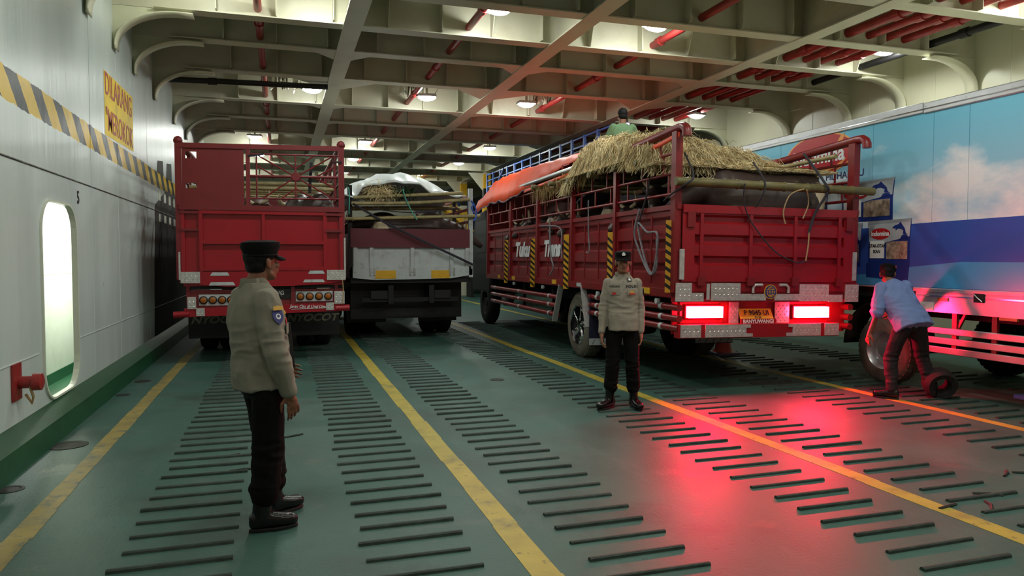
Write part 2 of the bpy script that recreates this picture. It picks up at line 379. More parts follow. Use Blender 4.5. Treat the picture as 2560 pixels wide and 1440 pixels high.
tag(restmb.build('anti_slip_bars', M_bar, floor), kind='stuff')
# recessed lashing pots and weld scars on the deck
M_scar = mat('deck_scar', (34, 36, 32), .7, var=.4, scale=9)
for (x, y, r) in ((-1.78, 7.15, .16), (-1.83, 5.9, .09), (-1.8, 9.6, .08), (2.75, 9.3, .10), (-1.75, 10.6, .1), (5.45, 3.35, .0)):
    if r: MB().lathe([(r, -.001), (r, .004), (r*.78, .006), (r*.6, .0015)], 16, (x, y, 0)).build('lashing_pot', M_scar, floor)
for (x, y, a) in ((4.15, 3.62, .2), (4.42, 3.55, .9), (4.62, 3.72, -.6), (5.2, 4.05, .6), (5.35, 4.0, -.7), (-.42, 6.35, .4), (-.3, 5.9, .1), (.1, 6.9, .5)):
    MB().tube([(x-.09*math.cos(a), y-.09*math.sin(a), .002), (x+.02, y, .006), (x+.09*math.cos(a), y+.09*math.sin(a), .002)], .012, 6).build('weld_scar', M_scar, floor)

# ---- left wall with an oval doorway
def rrect(y0, y1, z0, z1, r, n=6):
    pts = []
    for cy, cz, a0 in ((y1-r, z1-r, 0), (y0+r, z1-r, PI/2), (y0+r, z0+r, PI), (y1-r, z0+r, 1.5*PI)):
        for k in range(n+1):
            a = a0+PI/2*k/n; pts.append((cy+r*math.cos(a), cz+r*math.sin(a)))
    return pts
DY0, DY1, DZ0, DZ1 = 7.52, 8.70, .31, 2.17
hole = rrect(DY0, DY1, DZ0, DZ1, .3)
by0, by1, bz0, bz1 = 8.11-.59*1.16/.63, 8.11+.59*1.16/.63, .08, 2.4
mb = MB()
outer = []
cy, cz = (DY0+DY1)/2, (DZ0+DZ1)/2
for (y, z) in hole:
    dy, dz = y-cy, z-cz
    t = min(((by1-cy) if dy > 0 else (by0-cy))/dy if abs(dy) > 1e-6 else 1e9, ((bz1-cz) if dz > 0 else (bz0-cz))/dz if abs(dz) > 1e-6 else 1e9)
    outer.append((cy+dy*t, cz+dz*t))
n = len(hole)
mb.add([(XL, *p) for p in hole]+[(XL, *p) for p in outer], [(i, (i+1) % n, n+(i+1) % n, n+i) for i in range(n)])
def wq(y0, y1, z0, z1):
    k = max(1, int((y1-y0)/3))
    for i in range(k):
        a, b = y0+(y1-y0)*i/k, y0+(y1-y0)*(i+1)/k
        mb.add([(XL, a, z0), (XL, b, z0), (XL, b, z1), (XL, a, z1)], [(0, 1, 2, 3)])
wq(Y0, by0, 0, ZC); wq(by1, Y1, 0, ZC); wq(by0, by1, bz1, ZC); wq(by0, by1, 0, bz0)
wall_left = tag(mb.build('wall_left', M_wall), 'grey painted steel side wall of the car deck with hazard stripes', kind='structure')
# coaming of the doorway
mb = MB(); mb.add([(XL+.02, *p) for p in hole]+[(XL-.035, *p) for p in hole], [(i, (i+1) % n, n+(i+1) % n, n+i) for i in range(n)])
solidify(mb.build('door_coaming', M_white, wall_left), .02)
# passage behind the doorway
XB = -2.82
door = tag(MB().box(XB-.03, XB, 6.4, 16.0, 0, 2.6).build('door_1', M_white), 'narrow white passage seen through the oval doorway', kind='structure')
MB().box(XB, XB+.012, 6.4, 16, 0, .15).build('green_dado', M_green, door)
MB().box(XB, XL-.1, 6.37, 6.4, 0, 2.6).build('passage_end', M_white, door)
MB().box(XB, XL-.1, 15.97, 16, 0, 2.6).build('passage_end', M_white, door)
MB().box(XB, XL-.02, 6.4, 16, 2.55, 2.6).build('passage_ceiling', M_white, door)
MB().box(XB, XL-.02, 6.4, 16, 0, .012).build('passage_floor', M_green, door)
MB().box(XB, XB+.006, 6.4, 16, 1.42, 1.43).build('weld_seam', M_white, door)
# painted panels, seams and marks on the wall
MB().add([(XL+.002, 10.2, 3.16), (XL+.002, 12.05, 3.2), (XL+.002, 12.05, 4.0), (XL+.002, 10.2, 3.96)], [(0, 1, 2, 3)]).build('painted_sign', M_signy, wall_left)
text('sign_lettering', 'DILARANG', .40, M_textr, wall_left, (XL+.005, 11.1, 3.80), FACE_RIGHT, .001, sx=.88, ext=.001)
text('sign_lettering', '"MEROKOK', .40, M_textr, wall_left, (XL+.005, 11.12, 3.36), FACE_RIGHT, .001, sx=.84, ext=.001)
text('wall_number', '5', .19, M_textk, wall_left, (XL+.004, 8.85, 2.27), FACE_RIGHT, .004, ext=.001)
M_rust = mat('seam_rust', (84, 82, 76), .6, var=.4, scale=9, dirt=(146, 154, 150), dscale=4, damt=.9)
MB().tube([(XL, 3, 2.43), (XL+.004, 6, 2.43), (XL, 9, 2.445), (XL+.004, 14, 2.46), (XL, 24, 2.46)], .009, 6).build('weld_seam', M_rust, wall_left)
MB().tube([(XL, 3, .78), (XL, 7.4, .78)], .008, 6).build('weld_seam', M_wall, wall_left)
MB().tube([(XL, 8.78, .78), (XL, 20, .78)], .008, 6).build('weld_seam', M_wall, wall_left)
for y in (5.2, 9.45, 10.9, 13.2):
    MB().tube([(XL, y, .3), (XL, y, 4.9)], .003, 5).build('weld_seam', M_wall, wall_left)
# dark brown patches on the wall beyond the sign, with two rows of white blocks
MB().add([(XL+.003, 13.6, .2), (XL+.003, 24, .2), (XL+.003, 24, 2.9), (XL+.003, 15.2, 2.9), (XL+.003, 13.9, 2.55)], [(0, 1, 2, 3, 4)]).build('dark_patch', M_wall_dark, wall_left)
for y, z1 in ((14.2, 3.42), (15.3, 3.5), (16.6, 3.46)):
    MB().add([(XL+.004, y, 3.15), (XL+.004, y+.75, 3.15), (XL+.004, y+.7, z1), (XL+.004, y+.1, z1-.06)], [(0, 1, 2, 3)]).build('dark_patch', M_wall_dark, wall_left)
for k in range(6):
    y = 14.3+k*.62
    MB().box(XL, XL+.006, y, y+.26, 2.66, 2.83).build('white_block', M_white, wall_left)
    MB().box(XL, XL+.006, y, y+.26, 2.28, 2.42).build('white_block', M_white, wall_left)
base = tag(MB().prism([(XL, Y0, 0), (XL+.16, Y0, 0), (XL+.14, Y0, .19), (XL, Y0, .29)], (0, Y1-Y0, 0)).build('baseboard_left', M_green), 'dark green sloping kerb along the foot of the grey wall', kind='structure')
wall_right = tag(MB().box(XR, XR+.05, Y0, Y1, 0, ZC).build('wall_right', M_wall2), 'cream steel side wall behind the printed van', kind='structure')
for y in (7.0, 8.7, 10.1, 11.6, 13.2): MB().tube([(XR, y, 2), (XR, y, 5.7)], .006, 5).build('weld_seam', M_wall2, wall_right)
tag(MB().box(XL-.05, XR+.05, Y1, Y1+.05, 0, ZC).build('wall_far', M_beam), 'far end wall of the car deck', kind='structure')
tag(MB().box(XL-.05, XR+.05, Y0-.05, Y0, 0, ZC).build('wall_near', M_beam), 'end wall of the car deck behind the photographer', kind='structure')

# ---- ceiling: deckhead plate, transverse beams, longitudinal girders, gussets, brackets
ceiling = tag(MB().box(XL-.05, XR+.05, Y0, Y1, ZC, ZC+.04).build('ceiling', M_beam), 'cream steel deckhead carried on deep beams', kind='structure')
FY = [-4.4, -2.2, -.2, 1.8, 3.8, 5.8, 7.7, 9.35, 10.8, 12.15, 14.0, 16.4, 18.4, 20.4, 22.9, 24.7, 27.0, 28.9, 31.0, 33.2]
GX = [1.03, 4.15, 7.62]
stif_me = MB().box(-.007, .007, -.16, 0, ZF+.02, ZC).mesh('stiffener', M_beam)
stif2_me = MB().prism([(-.007, 0, ZF+.02), (-.007, -.09, ZF+.02), (-.007, -.42, ZC), (-.007, 0, ZC)], (.014, 0, 0)).mesh('stiffener', M_beam)
BIG = (10.8, 16.4, 22.9, 27.0)
for y in FY:
    b = MB().box(XL, XR, y-.009, y+.009, ZF, ZC).build('transverse_beam', M_beam, ceiling)
    MB().box(XL+.5, XR-.5, y-.12, y+.12, ZF-.016, ZF).build('flange', M_beam, b)
    if y > 5:
        for a, c in ((XL, GX[0]), (GX[0], GX[1]), (GX[1], GX[2]), (GX[2], XR)):
            k = 4
            for i in range(1, k+1):
                x = a+(c-a)*(i-.35)/k
                if abs(x-XL) > .9 and abs(x-XR) > .9:
                    link('stiffener', stif2_me if y in BIG and i % 2 else stif_me, b, (x, y-.009, 0))
for x in GX:
    g = MB().box(x-.01, x+.01, Y0, Y1, ZF, ZC).build('girder', M_beam, ceiling)
    MB().box(x-.135, x+.135, Y0, Y1, ZF-.034, ZF-.016).build('flange', M_beam, g)
for x in [XL+.6+.65*i for i in range(19)]:
    if min(abs(x-g) for g in GX) > .2:
        MB().box(x-.006, x+.006, 4, Y1, ZC-.16, ZC).build('deck_stiffener', M_beam, ceiling)
for y, s in ((12.15, .42), (14.0, .75), (16.4, .36), (18.4, .3), (20.4, .6), (24.7, .6), (28.9, .6)):
    for x in GX:
        for sd in (-1, 1):
            MB().prism([(x, y, ZF-.012), (x+sd*(s+.12), y, ZF-.012), (x, y+s+.2, ZF-.012)], (0, 0, .014)).build('gusset', M_beam, ceiling)
def bracket(y, wall, sx, m):
    xw = XL if sx > 0 else XR
    arc = [(xw+sx*(.80-.76*math.cos(t*PI/2/12)), 4.42+.47*math.sin(t*PI/2/12)) for t in range(13)]
    poly = [(xw, 4.36), (arc[0][0], 4.36)]+arc+[(xw+sx*.95, 4.9), (xw+sx*.95, ZF-.004), (xw, ZF-.004)]
    b = MB().prism([(p[0], y-.008, p[1]) for p in poly], (0, .016, 0)).build('bracket', m, wall)
    mb = MB()
    pts = [(arc[0][0]+sx*-.0, 4.36)]+arc+[(xw+sx*.98, 4.885)]
    vs = [(px_, y+dy, pz_) for px_, pz_ in pts for dy in (-.12, .12)]
    mb.add(vs, [(2*i, 2*i+1, 2*i+3, 2*i+2) for i in range(len(pts)-1)])
    solidify(mb.build('face_flange', m, b, smooth=True), .014)
for y in FY:
    if y > 5:
        bracket(y, wall_left, 1, M_beam if y > 14.5 else M_wall2); bracket(y, wall_right, -1, M_wall2)
# ---- pillars at the far end
for k, (px_, y) in enumerate(((7.62, 27.2), (7.62, 30.9))):
    p = tag(MB().box(px_-.13, px_+.13, y-.13, y+.13, 0, 3.3).build('column', M_beam), ['nearer steel pillar with yellow and black bands far down the deck', 'farther steel pillar with yellow and black bands far down the deck'][k], kind='structure')
    MB().box(px_-.13, px_+.13, y-.13, y+.13, 3.3, 4.93).build('column_head', M_beam, p)
    for i, z in enumerate((2.7, 3.3, 3.9, 4.3)):
        MB().box(px_-.137, px_+.137, y-.137, y+.137, z, z+(.4 if z < 4.3 else .55)).build('hazard_band', M_yellow if i % 2 else M_black, p)
    MB().prism([(px_-.13, y, 4.93), (px_-.75, y, 4.93), (px_-.13, y, 4.2)], (0, .02, 0)).build('knee_plate', M_beam, p)

# ============================================================ DECKHEAD LAMPS, PIPES, CABLES
def flood_lamp():
    t = thing('flood_lamp', '', 'lamp')
    bevel(MB().box(-.2, .2, -.13, .13, .03, .09).build('housing', M_twhite, t), .02)
    MB().grid(lambda u, v: ((u-.5)*.36*(1-.0), (v-.5)*.22, .03-.075*math.sin(PI*u)**.5*math.sin(PI*v)**.5), 8, 6).build('lens', M_lamp, t)
    MB().box(-.02, .02, -.02, .02, .09, ZC-5.12).build('stem', M_beam, t)
    MB().tube([(.15, 0, .09), (.22, .03, .2), (.3, .05, .34), (.24, .06, .5), (.2, .04, ZC-5.12)], .009, 6).build('cable', M_white, t)
    return t
L0 = None
rows = [(9.9, (.55, 2.95, 5.42, 9.7)), (15.35, (.66, 3.0, 5.22, 9.5)), (22.05, (-.64, 2.45, 6.29)), (25.9, (-.64, 2.47, 6.22)), (29.7, (-1.23, 2.52, 5.51))]
rowname = ['in the nearest lit bay', 'in the second lit bay', 'in the third lit bay', 'in the fourth lit bay', 'in the farthest lit bay']
cn = ['first from the grey wall', 'second from the grey wall', 'third from the grey wall', 'beside the red pipes']
for r, (y, xs) in enumerate(rows):
    for i, x in enumerate(xs):
        if L0 is None: L0 = flood_lamp(); o = L0
        else: o = copy_tree(L0)
        o.location = (x, y, 5.07 if r == 0 else 4.99 if r == 1 else 5.04); o.rotation_euler = (0, 0, .1*((i*7+r*3) % 5-2))
        tag(o, f'glowing ceiling lamp {rowname[r]}, {cn[i]}', 'lamp', 'glowing flood lamps under the deckhead')
def pipe(name, pts, r, m, label, cat='pipe', group=None, joints=()):
    t = MB().tube(pts, r, 12).build(name, m, smooth=True); tag(t, label, cat, group)
    for (a, b) in joints: MB().tube([a, b], r*1.28, 12).build('pipe_collar', m, t)
    return t
G = 'red sprinkler pipes running along the deckhead'
pipe('sprinkler_pipe', [(-.25, 5, 5.07), (-.25, 33, 5.07)], .055, M_redpipe, 'red pipe along the deckhead nearest the grey wall', group=G, joints=[((-.25, y, 5.07), (-.25, y+.12, 5.07)) for y in (11.4, 15.1, 17.3, 21, 25)])
pipe('sprinkler_pipe', [(2.75, 5, 5.1), (2.75, 33, 5.1)], .055, M_redpipe, 'red pipe along the deckhead between the first two girders', group=G, joints=[((2.75, y, 5.1), (2.75, y+.12, 5.1)) for y in (9.9, 13.2, 15.4, 19, 23)])
pipe('sprinkler_pipe', [(5.85, 5, 5.1), (5.85, 33, 5.1)], .06, M_redpipe, 'red pipe along the deckhead above the load of straw', group=G, joints=[((5.85, y, 5.1), (5.85, y+.12, 5.1)) for y in (10.5, 13.0, 16)])
nm = ['innermost', 'second', 'third', 'outermost']
for i, x in enumerate((8.45, 8.85, 9.2, 9.55)):
    pipe('sprinkler_pipe', [(x, 4, 5.12), (x, 17.6, 5.12), (x-.5*(i % 2), 18.2, 5.12), (x-.5*(i % 2), 30, 5.12)], .062 if i else .075, M_redpipe, f'{nm[i]} red pipe of the bundle above the printed van', group='bundle of red pipes above the van', joints=[((x, y, 5.12), (x, y+.14, 5.12)) for y in (8.3, 10.2, 11.5)])
pipe('drain_pipe', [(10.05, 4, 5.08), (10.05, 12, 5.08)], .06, M_black, 'black pipe with flanges beside the red bundle near the cream wall', joints=[((10.05, 8.6, 5.08), (10.05, 8.75, 5.08)), ((10.05, 7.2, 5.08), (10.05, 7.3, 5.08))])
pipe('drain_pipe', [(-1.95, 14.32, 4.80), (-1.0, 14.32, 4.83), (.9, 14.32, 4.86)], .05, M_black, 'black pipe slung crosswise under a beam by the grey wall', joints=[((-1.2, 14.32, 4.82), (-1.05, 14.32, 4.825))])
pipe('hose_stub', [(-.72, 9.6, 5.7), (-.72, 9.62, 5.02)], .03, M_black, 'left of two short black pipes hanging in the nearest bay', group='short black pipes')
pipe('hose_stub', [(-.57, 9.6, 5.7), (-.57, 9.62, 5.0)], .03, M_black, 'right of two short black pipes hanging in the nearest bay', group='short black pipes')
def cable_tangle(x, y, z, wd, lab):
    t = thing('cable_bundle', lab, 'cables', (x, y, z))
    rr = random.Random(int(x*100)+3)
    for k in range(11):
        mb = MB(); px_ = rr.uniform(-wd, wd)
        pts = [(px_+rr.uniform(-.08, .08), rr.uniform(-.1, .1), ZC-z if i in (0, 5) else rr.uniform(-.05, .4)) for i in range(6)]
        mb.tube(pts, .011, 5).build('cable', M_cable if k % 2 else M_white, t, smooth=True)
    for k in (-1, 0, 1): MB().box(k*wd*.8-.02, k*wd*.8+.02, -.06, .02, .02, ZC-z).build('cable_tray_bar', M_beam, t)
cable_tangle(.12, 15.5, 5.02, .26, 'tangle of dirty cables on a tray beside the first lamp of the second bay')
cable_tangle(5.75, 15.6, 5.08, .22, 'loose cables hanging by the lamp over the straw')
cable_tangle(2.65, 15.85, 5.15, .16, 'thin cables looped beside the middle lamp of the second bay')
# hydrant coupling on the grey wall
t = thing('hydrant_coupling', 'small red hydrant coupling with a rope loop on the grey wall', 'hydrant', (XL, 6.78, .62))
bevel(MB().box(0, .02, -.1, .1, -.14, .16).build('back_plate', M_redpipe, t), .004)
MB().lathe([(.05, 0), (.05, .1), (.07, .1), (.07, .16), (.045, .17)], 16, axis='x', c=(.02, .03, 0)).build('coupling', M_redpipe, t, smooth=True)
MB().tube([(.1, .0, -.02), (.12, .02, -.12), (.1, .06, -.18), (.06, .04, -.1)], .012, 6).build('rope_loop', M_twine, t, smooth=True)
# ============================================================ VEHICLE PIECES
def checker(name, rects, y, parent, t=.006, pitch=.058):
    """bright tread plate in the XZ plane facing -Y with raised lozenges"""
    for (x0, x1, z0, z1) in rects:
        mb = MB()
        mb.box(x0, x1, y-t, y+t, z0, z1)
        i = 0; zz = z0+.03
        while zz < z1-.02:
            xx = x0+.03+(pitch/2 if i % 2 else 0)
            while xx < x1-.02:
                a = .016; b = .009; sg = 1 if i % 2 else -1
                d = (a*.7*sg, a*.9)
                e = (-b*.9*sg, b*.7)
                p = [(xx+d[0], y-t, zz+d[1]), (xx+e[0], y-t, zz+e[1]), (xx-d[0], y-t, zz-d[1]), (xx-e[0], y-t, zz-e[1])]
                mb.add(p+[(xx, y-t-.007, zz)], [(0, 1, 4), (1, 2, 4), (2, 3, 4), (3, 0, 4)])
                xx += pitch
            zz += pitch*.62; i += 1
        mb.build(name, M_checker, parent)
def wheel(parent, x, y, r, wd, side, rim='steel', tm=None):
    """side=-1: outer face towards -x"""
    t = MB().lathe([(r*.58, -wd/2), (r*.9, -wd/2), (r*.98, -wd*.38), (r, -wd*.3), (r, wd*.3), (r*.98, wd*.38), (r*.9, wd/2), (r*.58, wd/2)], 36, axis='x', cap=0).build('tyre', tm or M_rubber, parent, smooth=True, loc=(x, y, r))
    tr = MB()
    for k in range(36):
        a = 2*PI*k/36
        for s in (-1, 1):
            p = [(s*wd*.05, r*1.0, a+.03*s), (s*wd*.36, r*.985, a+.03*s), (s*wd*.36, r*.985, a+.11+.03*s), (s*wd*.05, r*1.0, a+.11+.03*s)]
            q = [(x_, (rr+.012)*math.cos(an), (rr+.012)*math.sin(an)) for x_, rr, an in p]; q2 = [(x_, (rr-.01)*math.cos(an), (rr-.01)*math.sin(an)) for x_, rr, an in p]
            tr.add(q+q2, [(0, 1, 2, 3), (0, 1, 5, 4), (1, 2, 6, 5), (2, 3, 7, 6), (3, 0, 4, 7)])
    tr.build('tread_blocks', tm or M_rubber, t)
    s = side
    if rim == 'alloy':
        R = MB().lathe([(r*.60, s*wd*.5), (r*.57, s*wd*.44), (r*.54, s*wd*.1), (.02, s*wd*.05)], 30, axis='x', cap=2).build('rim', M_dark, t, smooth=True)
        MB().lathe([(r*.615, s*wd*.49), (r*.60, s*wd*.54), (r*.55, s*wd*.5), (r*.56, s*wd*.3)], 36, axis='x', cap=0).build('rim_lip', M_steel, t, smooth=True)
        for k in range(5):
            a = 2*PI*k/5+.3; mb = MB()
            def P(rad, an, h): return (s*wd*h, rad*r*math.cos(an), rad*r*math.sin(an))
            mb.add([P(.10, a-.5, .36), P(.10, a+.5, .36), P(.34, a+.42, .44), P(.56, a+.50, .46), P(.56, a+.12, .40), P(.34, a-.10, .34)], [(0, 1, 2, 5), (5, 2, 3, 4)])
            solidify(mb.build('spoke', M_steel, t, smooth=True), .02)
        MB().lathe([(.085, s*wd*.3), (.08, s*wd*.46), (.04, s*wd*.5)], 16, axis='x').build('hub_cap', M_steel, t, smooth=True)
    else:
        MB().lathe([(r*.6, s*wd*.5), (r*.55, s*wd*.4), (r*.5, s*wd*.05), (r*.22, s*wd*.05), (r*.2, s*wd*.4), (.02, s*wd*.42)], 28, axis='x', cap=2).build('rim', M_dark if rim == 'dark' else M_alu, t, smooth=True)
    return t
def bamboo(name, p0, p1, r, m, label, group=None, sag=0., cat='pole', parent=None):
    p0, p1 = V(p0), V(p1); n = max(4, int((p1-p0).length/.16)); pts = []; rs = []
    for i in range(n+1):
        u = i/n; p = p0.lerp(p1, u); p.z -= sag*4*u*(1-u)
        pts.append(p); rs.append(r)
    # node rings every second span
    P2 = []; R2 = []
    for i, p in enumerate(pts):
        if i % 2 == 1 and 0 < i < n:
            d = (pts[i+1]-pts[i-1]).normalized()
            for k, q in ((-.018, 1.), (-.006, 1.16), (.006, 1.16), (.018, 1.)): P2.append(p+d*k); R2.append(r*q)
        else: P2.append(p); R2.append(r)
    o = MB().tube(P2, R2, 9).build(name, m, parent, smooth=True)
    return tag(o, label, cat, group) if label else o
def rope(label, pts, r, m, group=None, name='rope'):
    # catmull smoothing
    pts = [V(p) for p in pts]; out = []
    for i in range(len(pts)-1):
        a = pts[max(i-1, 0)]; b = pts[i]; c = pts[i+1]; d = pts[min(i+2, len(pts)-1)]
        for k in range(5):
            t = k/5
            out.append(.5*((2*b)+(c-a)*t+(2*a-5*b+4*c-d)*t*t+(3*b-a-3*c+d)*t**3))
    out.append(pts[-1])
    o = MB().tube(out, r, 6).build(name, m, smooth=True); return tag(o, label, 'rope', group)
PROF = [(1.2, 0), (1.42, 0), (1.45, .052), (1.53, .052), (1.56, 0), (1.70, 0), (1.73, .052), (1.82, .052), (1.85, 0), (1.99, 0), (2.02, .052), (2.09, .052), (2.12, 0), (2.24, 0)]

# ============================================================ LORRY WITH THE STRAW (right)
TX, TY, TYAW, TROLL, TW = 4.45, 7.58, -.0286, .014, 2.51
T3 = thing('cattle_truck', 'dark red cattle lorry loaded with straw, tail lamps glowing red', 'truck', (TX+math.cos(TYAW)*TW/2, TY+math.sin(TYAW)*TW/2, 0), (0, TROLL, TYAW))
bpy.context.view_layer.update()
M3 = Euler((0, TROLL, TYAW)).to_matrix().to_4x4(); M3.translation = T3.location
def W3(a, b, z): return M3 @ V((a, b, z))
HB = TW/2
def corr(s0, s1, axis, off, sgn, name, m, parent, flat=.07, zb=1.2):
    """stamped steel panel; axis 'x' spans x at y=off, axis 'y' spans y at x=off; sgn is the inward direction"""
    mb = MB(); Z = lambda z: zb+(z-1.2)*(2.24-zb)/1.04
    def P(s, z, d): z = Z(z); return (s, off+sgn*d, z) if axis == 'x' else (off+sgn*d, s, z)
    n = len(PROF)
    a, b = s0+flat, s1-flat
    mb.add([P(a, z, d) for z, d in PROF]+[P(b, z, d) for z, d in PROF], [(i, i+1, n+i+1, n+i) for i in range(n-1)])
    for e0, e1 in ((s0, a), (b, s1)):
        mb.add([P(e0, 1.2, 0), P(e1, 1.2, 0), P(e1, 2.24, 0), P(e0, 2.24, 0)], [(0, 1, 2, 3)])
    for i in range(n-3):                                   # closed groove ends
        if PROF[i][1] == 0 and PROF[i+1][1] > 0:
            for e in (a, b): mb.add([P(e, z, d) for z, d in PROF[i:i+4]], [(0, 1, 2, 3)])
    return solidify(mb.build(name, m, parent), .012)
tg = corr(-HB+.035, HB-.035, 'x', -.01, 1, 'tailgate', M_red3r, T3, .16, 1.335)
for a in (-.97, -.30, .33, .98): MB().box(a-.022, a+.022, -.03, -.012, 1.345, 2.16).build('tailgate_bar', M_red3r, tg)
MB().box(-HB+.035, HB-.035, -.035, -.012, 2.15, 2.245).build('tailgate_top_rail', M_red3r, tg)
for a in (-.97, -.30, .33, .98):
    MB().box(a-.05, a+.05, -.05, -.01, 1.29, 1.39).build('hinge', M_red3, tg)
for s in (-1, 1):
    MB().box(s*(HB-.14)-.05, s*(HB-.14)+.05, -.045, -.01, 1.98, 2.16).build('latch', M_red3, tg)
    MB().box(s*(HB-.035)-.03, s*(HB-.035)+.03, -.022, 0, 1.36, 1.72).build('reflective_strip', M_checker, T3)
PB = (.07, 1.79, 3.51, 5.33, 7.17, 9.14)
MB().box(-HB, HB, 0, 9.3, 1.13, 1.22).build('bed_floor', M_red3, T3)
MB().box(-HB+.02, HB-.02, 9.2, 9.26, 1.2, 3.0).build('headboard', M_red3, T3)
for s in (-1, 1):
    for i in range(5):
        corr(PB[i]+.04, PB[i+1]-.02, 'y', s*HB, -s, 'side_panel', M_red3, T3, .05)
        if s < 0:
            for f in (.36, .68):
                y = PB[i]+(PB[i+1]-PB[i])*f
                MB().box(-HB-.014, -HB, y-.014, y+.014, 1.3, 2.14).build('panel_bar', M_red3, T3)
    MB().box(s*HB-.03, s*HB+.03, .0, 9.2, 2.19, 2.25).build('side_top_rail', M_red3, T3)
    MB().box(s*HB-.035, s*HB+.035, .0, 9.2, 1.14, 1.24).build('sill_rail', M_red3, T3)
    for i, b in enumerate(PB):
        wd = .055 if i == 0 else .042
        MB().box(s*HB-wd, s*HB+wd*.6, b-wd, b+wd, 1.2, 3.1 if i == 0 else 2.93).build('post', M_red3, T3)
    for z, e in ((2.38, 9.1), (2.62, 9.1), (2.86, 9.1)):
        MB().tube([(s*HB, .1, z), (s*HB, e, z+.01)], .019, 8).build('rail', M_red3, T3, smooth=True)
    for i in range(5):
        n = 3
        for row, (z0, z1) in enumerate(((2.24, 2.38), (2.38, 2.62), (2.62, 2.86))):
            if row == 0 and i > 1: continue
            for k in range(n):
                y = PB[i]+(PB[i+1]-PB[i])*((k+.62-.25*(row % 2))/n)
                if row: MB().box(s*HB-.009, s*HB+.009, y-.011, y+.011, z0, z1).build('rail_bar', M_red3, T3)
    for k in range(4):
        y = .5+k*.42; MB().box(s*HB-.009, s*HB+.009, y-.011, y+.011, 2.86, 3.1-.04*k).build('rail_bar', M_red3, T3)
    MB().tube([(s*HB, -.13, 3.02), (s*HB, -.13, 3.07), (s*HB, -.11, 3.11), (s*HB, -.06, 3.14), (s*HB, .02, 3.145), (s*HB, 2.2, 3.03)], [.055]*6, 12).build('top_rail', M_red3, T3, smooth=True)
    MB().tube([(s*HB, 3.2, 3.08), (s*HB, 7.1, 3.06)], .04, 10).build('top_rail', M_alu if s < 0 else M_red3, T3, smooth=True)
# hazard strips hung at the posts and reflectors along the sill
def hazard_strip(x, y, z0, z1, wd, ang):
    M = Matrix.Translation((x, y, 0)) @ Matrix.Rotation(ang, 4, 'Z')      # turned a little towards the rear
    o = MB().box(-.006, 0, -wd/2, wd/2, z0, z1, M).build('hazard_strip', M_hyel, T3)
    mb = MB(); z = z0
    while z < z1-.1:
        mb.add([M @ V(q) for q in ((-.008, -wd/2, z), (-.008, wd/2, z+.075), (-.008, wd/2, z+.12), (-.008, -wd/2, z+.045))], [(0, 1, 2, 3)]); z += .1
    mb.build('black_stripes', M_black, o)
for b, z0, z1, wd, ang in ((.10, 1.2, 2.06, .12, .75), (1.86, 1.2, 1.98, .10, .45), (3.66, 1.1, 2.0, .12, .4), (5.48, 1.06, 1.98, .12, .4), (7.36, 1.08, 2.0, .12, .4)):
    hazard_strip(-HB-.055, b, z0, z1, wd, ang)
for b in (.75, 4.3, 5.6, 6.85, 8.0): MB().box(-HB-.045, -HB-.035, b-.1, b+.1, 1.16, 1.235).build('reflector', M_yellow, T3)
MB().box(-HB-.045, -HB-.035, 3.02, 3.2, 1.16, 1.22).build('reflector', M_twhite, T3)
for b in (.5, 2.4, 5.0, 6.9):
    MB().lathe([(.035, 0), (.035, .04), (.02, .05)], 10, axis='x', c=(-HB-.03, b, 1.08)).build('marker_lamp', M_twhite, T3, smooth=True)
for wd_, cb in (('Tuku', 6.33), ('Trans', 4.52)):
    text('side_lettering', wd_, .38, M_textw, T3, (-HB-.018, cb, 1.77), FACE_LEFT, .02, shear=.25, ext=.002, sx=1.25 if wd_ == 'Tuku' else 1.0)
# chassis, rails, side guards
for s in (-1, 1):
    MB().box(s*.42-.04, s*.42+.04, .2, 11, .82, 1.13).build('chassis_rail', M_dark, T3)
    for b0, b1, zs in ((.02, 2.82, (1.02, .89, .77)), (4.3, 8.9, (.93, .78, .62))):
        for z in zs:
            g = MB().tube([(s*(HB-.04), b0, z), (s*(HB-.04), b1, z)], .042, 10).build('side_guard_pipe', M_red3, T3, smooth=True)
            for bb in (b0+.4, b1-.35, (b0+b1)/2):
                MB().tube([(s*(HB-.04), bb, z), (s*(HB-.04), bb+.07, z)], .0445, 10).build('pipe_band', M_twhite, g, smooth=True)
    for b in (.6, 2.3, 4.7, 6.5, 8.4):
        MB().box(s*(HB-.1)-.02, s*(HB-.1)+.02, b-.03, b+.03, .58 if b > 4 else .72, 1.16).build('guard_bracket', M_dark, T3)
    # checker-plate wheel-arch strips
    for (ba, za, bb, zb) in ((4.04, 1.15, 4.35, .51), (3.02, 1.18, 2.80, .54)):
        mb = MB(); mb.bar((s*(HB+.0), ba, za), (s*(HB+.0), bb, zb), .03, .09, (1, 0, 0)); mb.build('arch_strip', M_checker, T3)
    wheel(T3, s*(HB-.23), 3.45, .53, .28, s, 'alloy' if s < 0 else 'dark', M_tyre)
    wheel(T3, s*(HB-.56), 3.45, .53, .28, s, 'dark', M_rubber)
    wheel(T3, s*(HB-.25), 9.9, .53, .28, s, 'dark', M_rubber)
    fl = MB().box(s*.92-.34, s*.92+.34, 2.72, 2.735, .26, 1.05).build('mud_flap', M_navy, T3)
    MB().box(s*.92-.34, s*.92+.34, 2.708, 2.72, .27, .37).build('white_band', M_twhite, fl)
    mb = MB()
    for k in range(5): mb.add([(s*.92-.3+k*.13, 2.705, .28), (s*.92-.29+k*.13, 2.705, .28), (s*.92-.24+k*.13, 2.705, .36), (s*.92-.25+k*.13, 2.705, .36)], [(0, 1, 2, 3)])
    mb.build('band_slashes', M_black, fl)
MB().tube([(-.9, 3.45, .53), (.9, 3.45, .53)], .09, 10).build('axle', M_dark, T3)
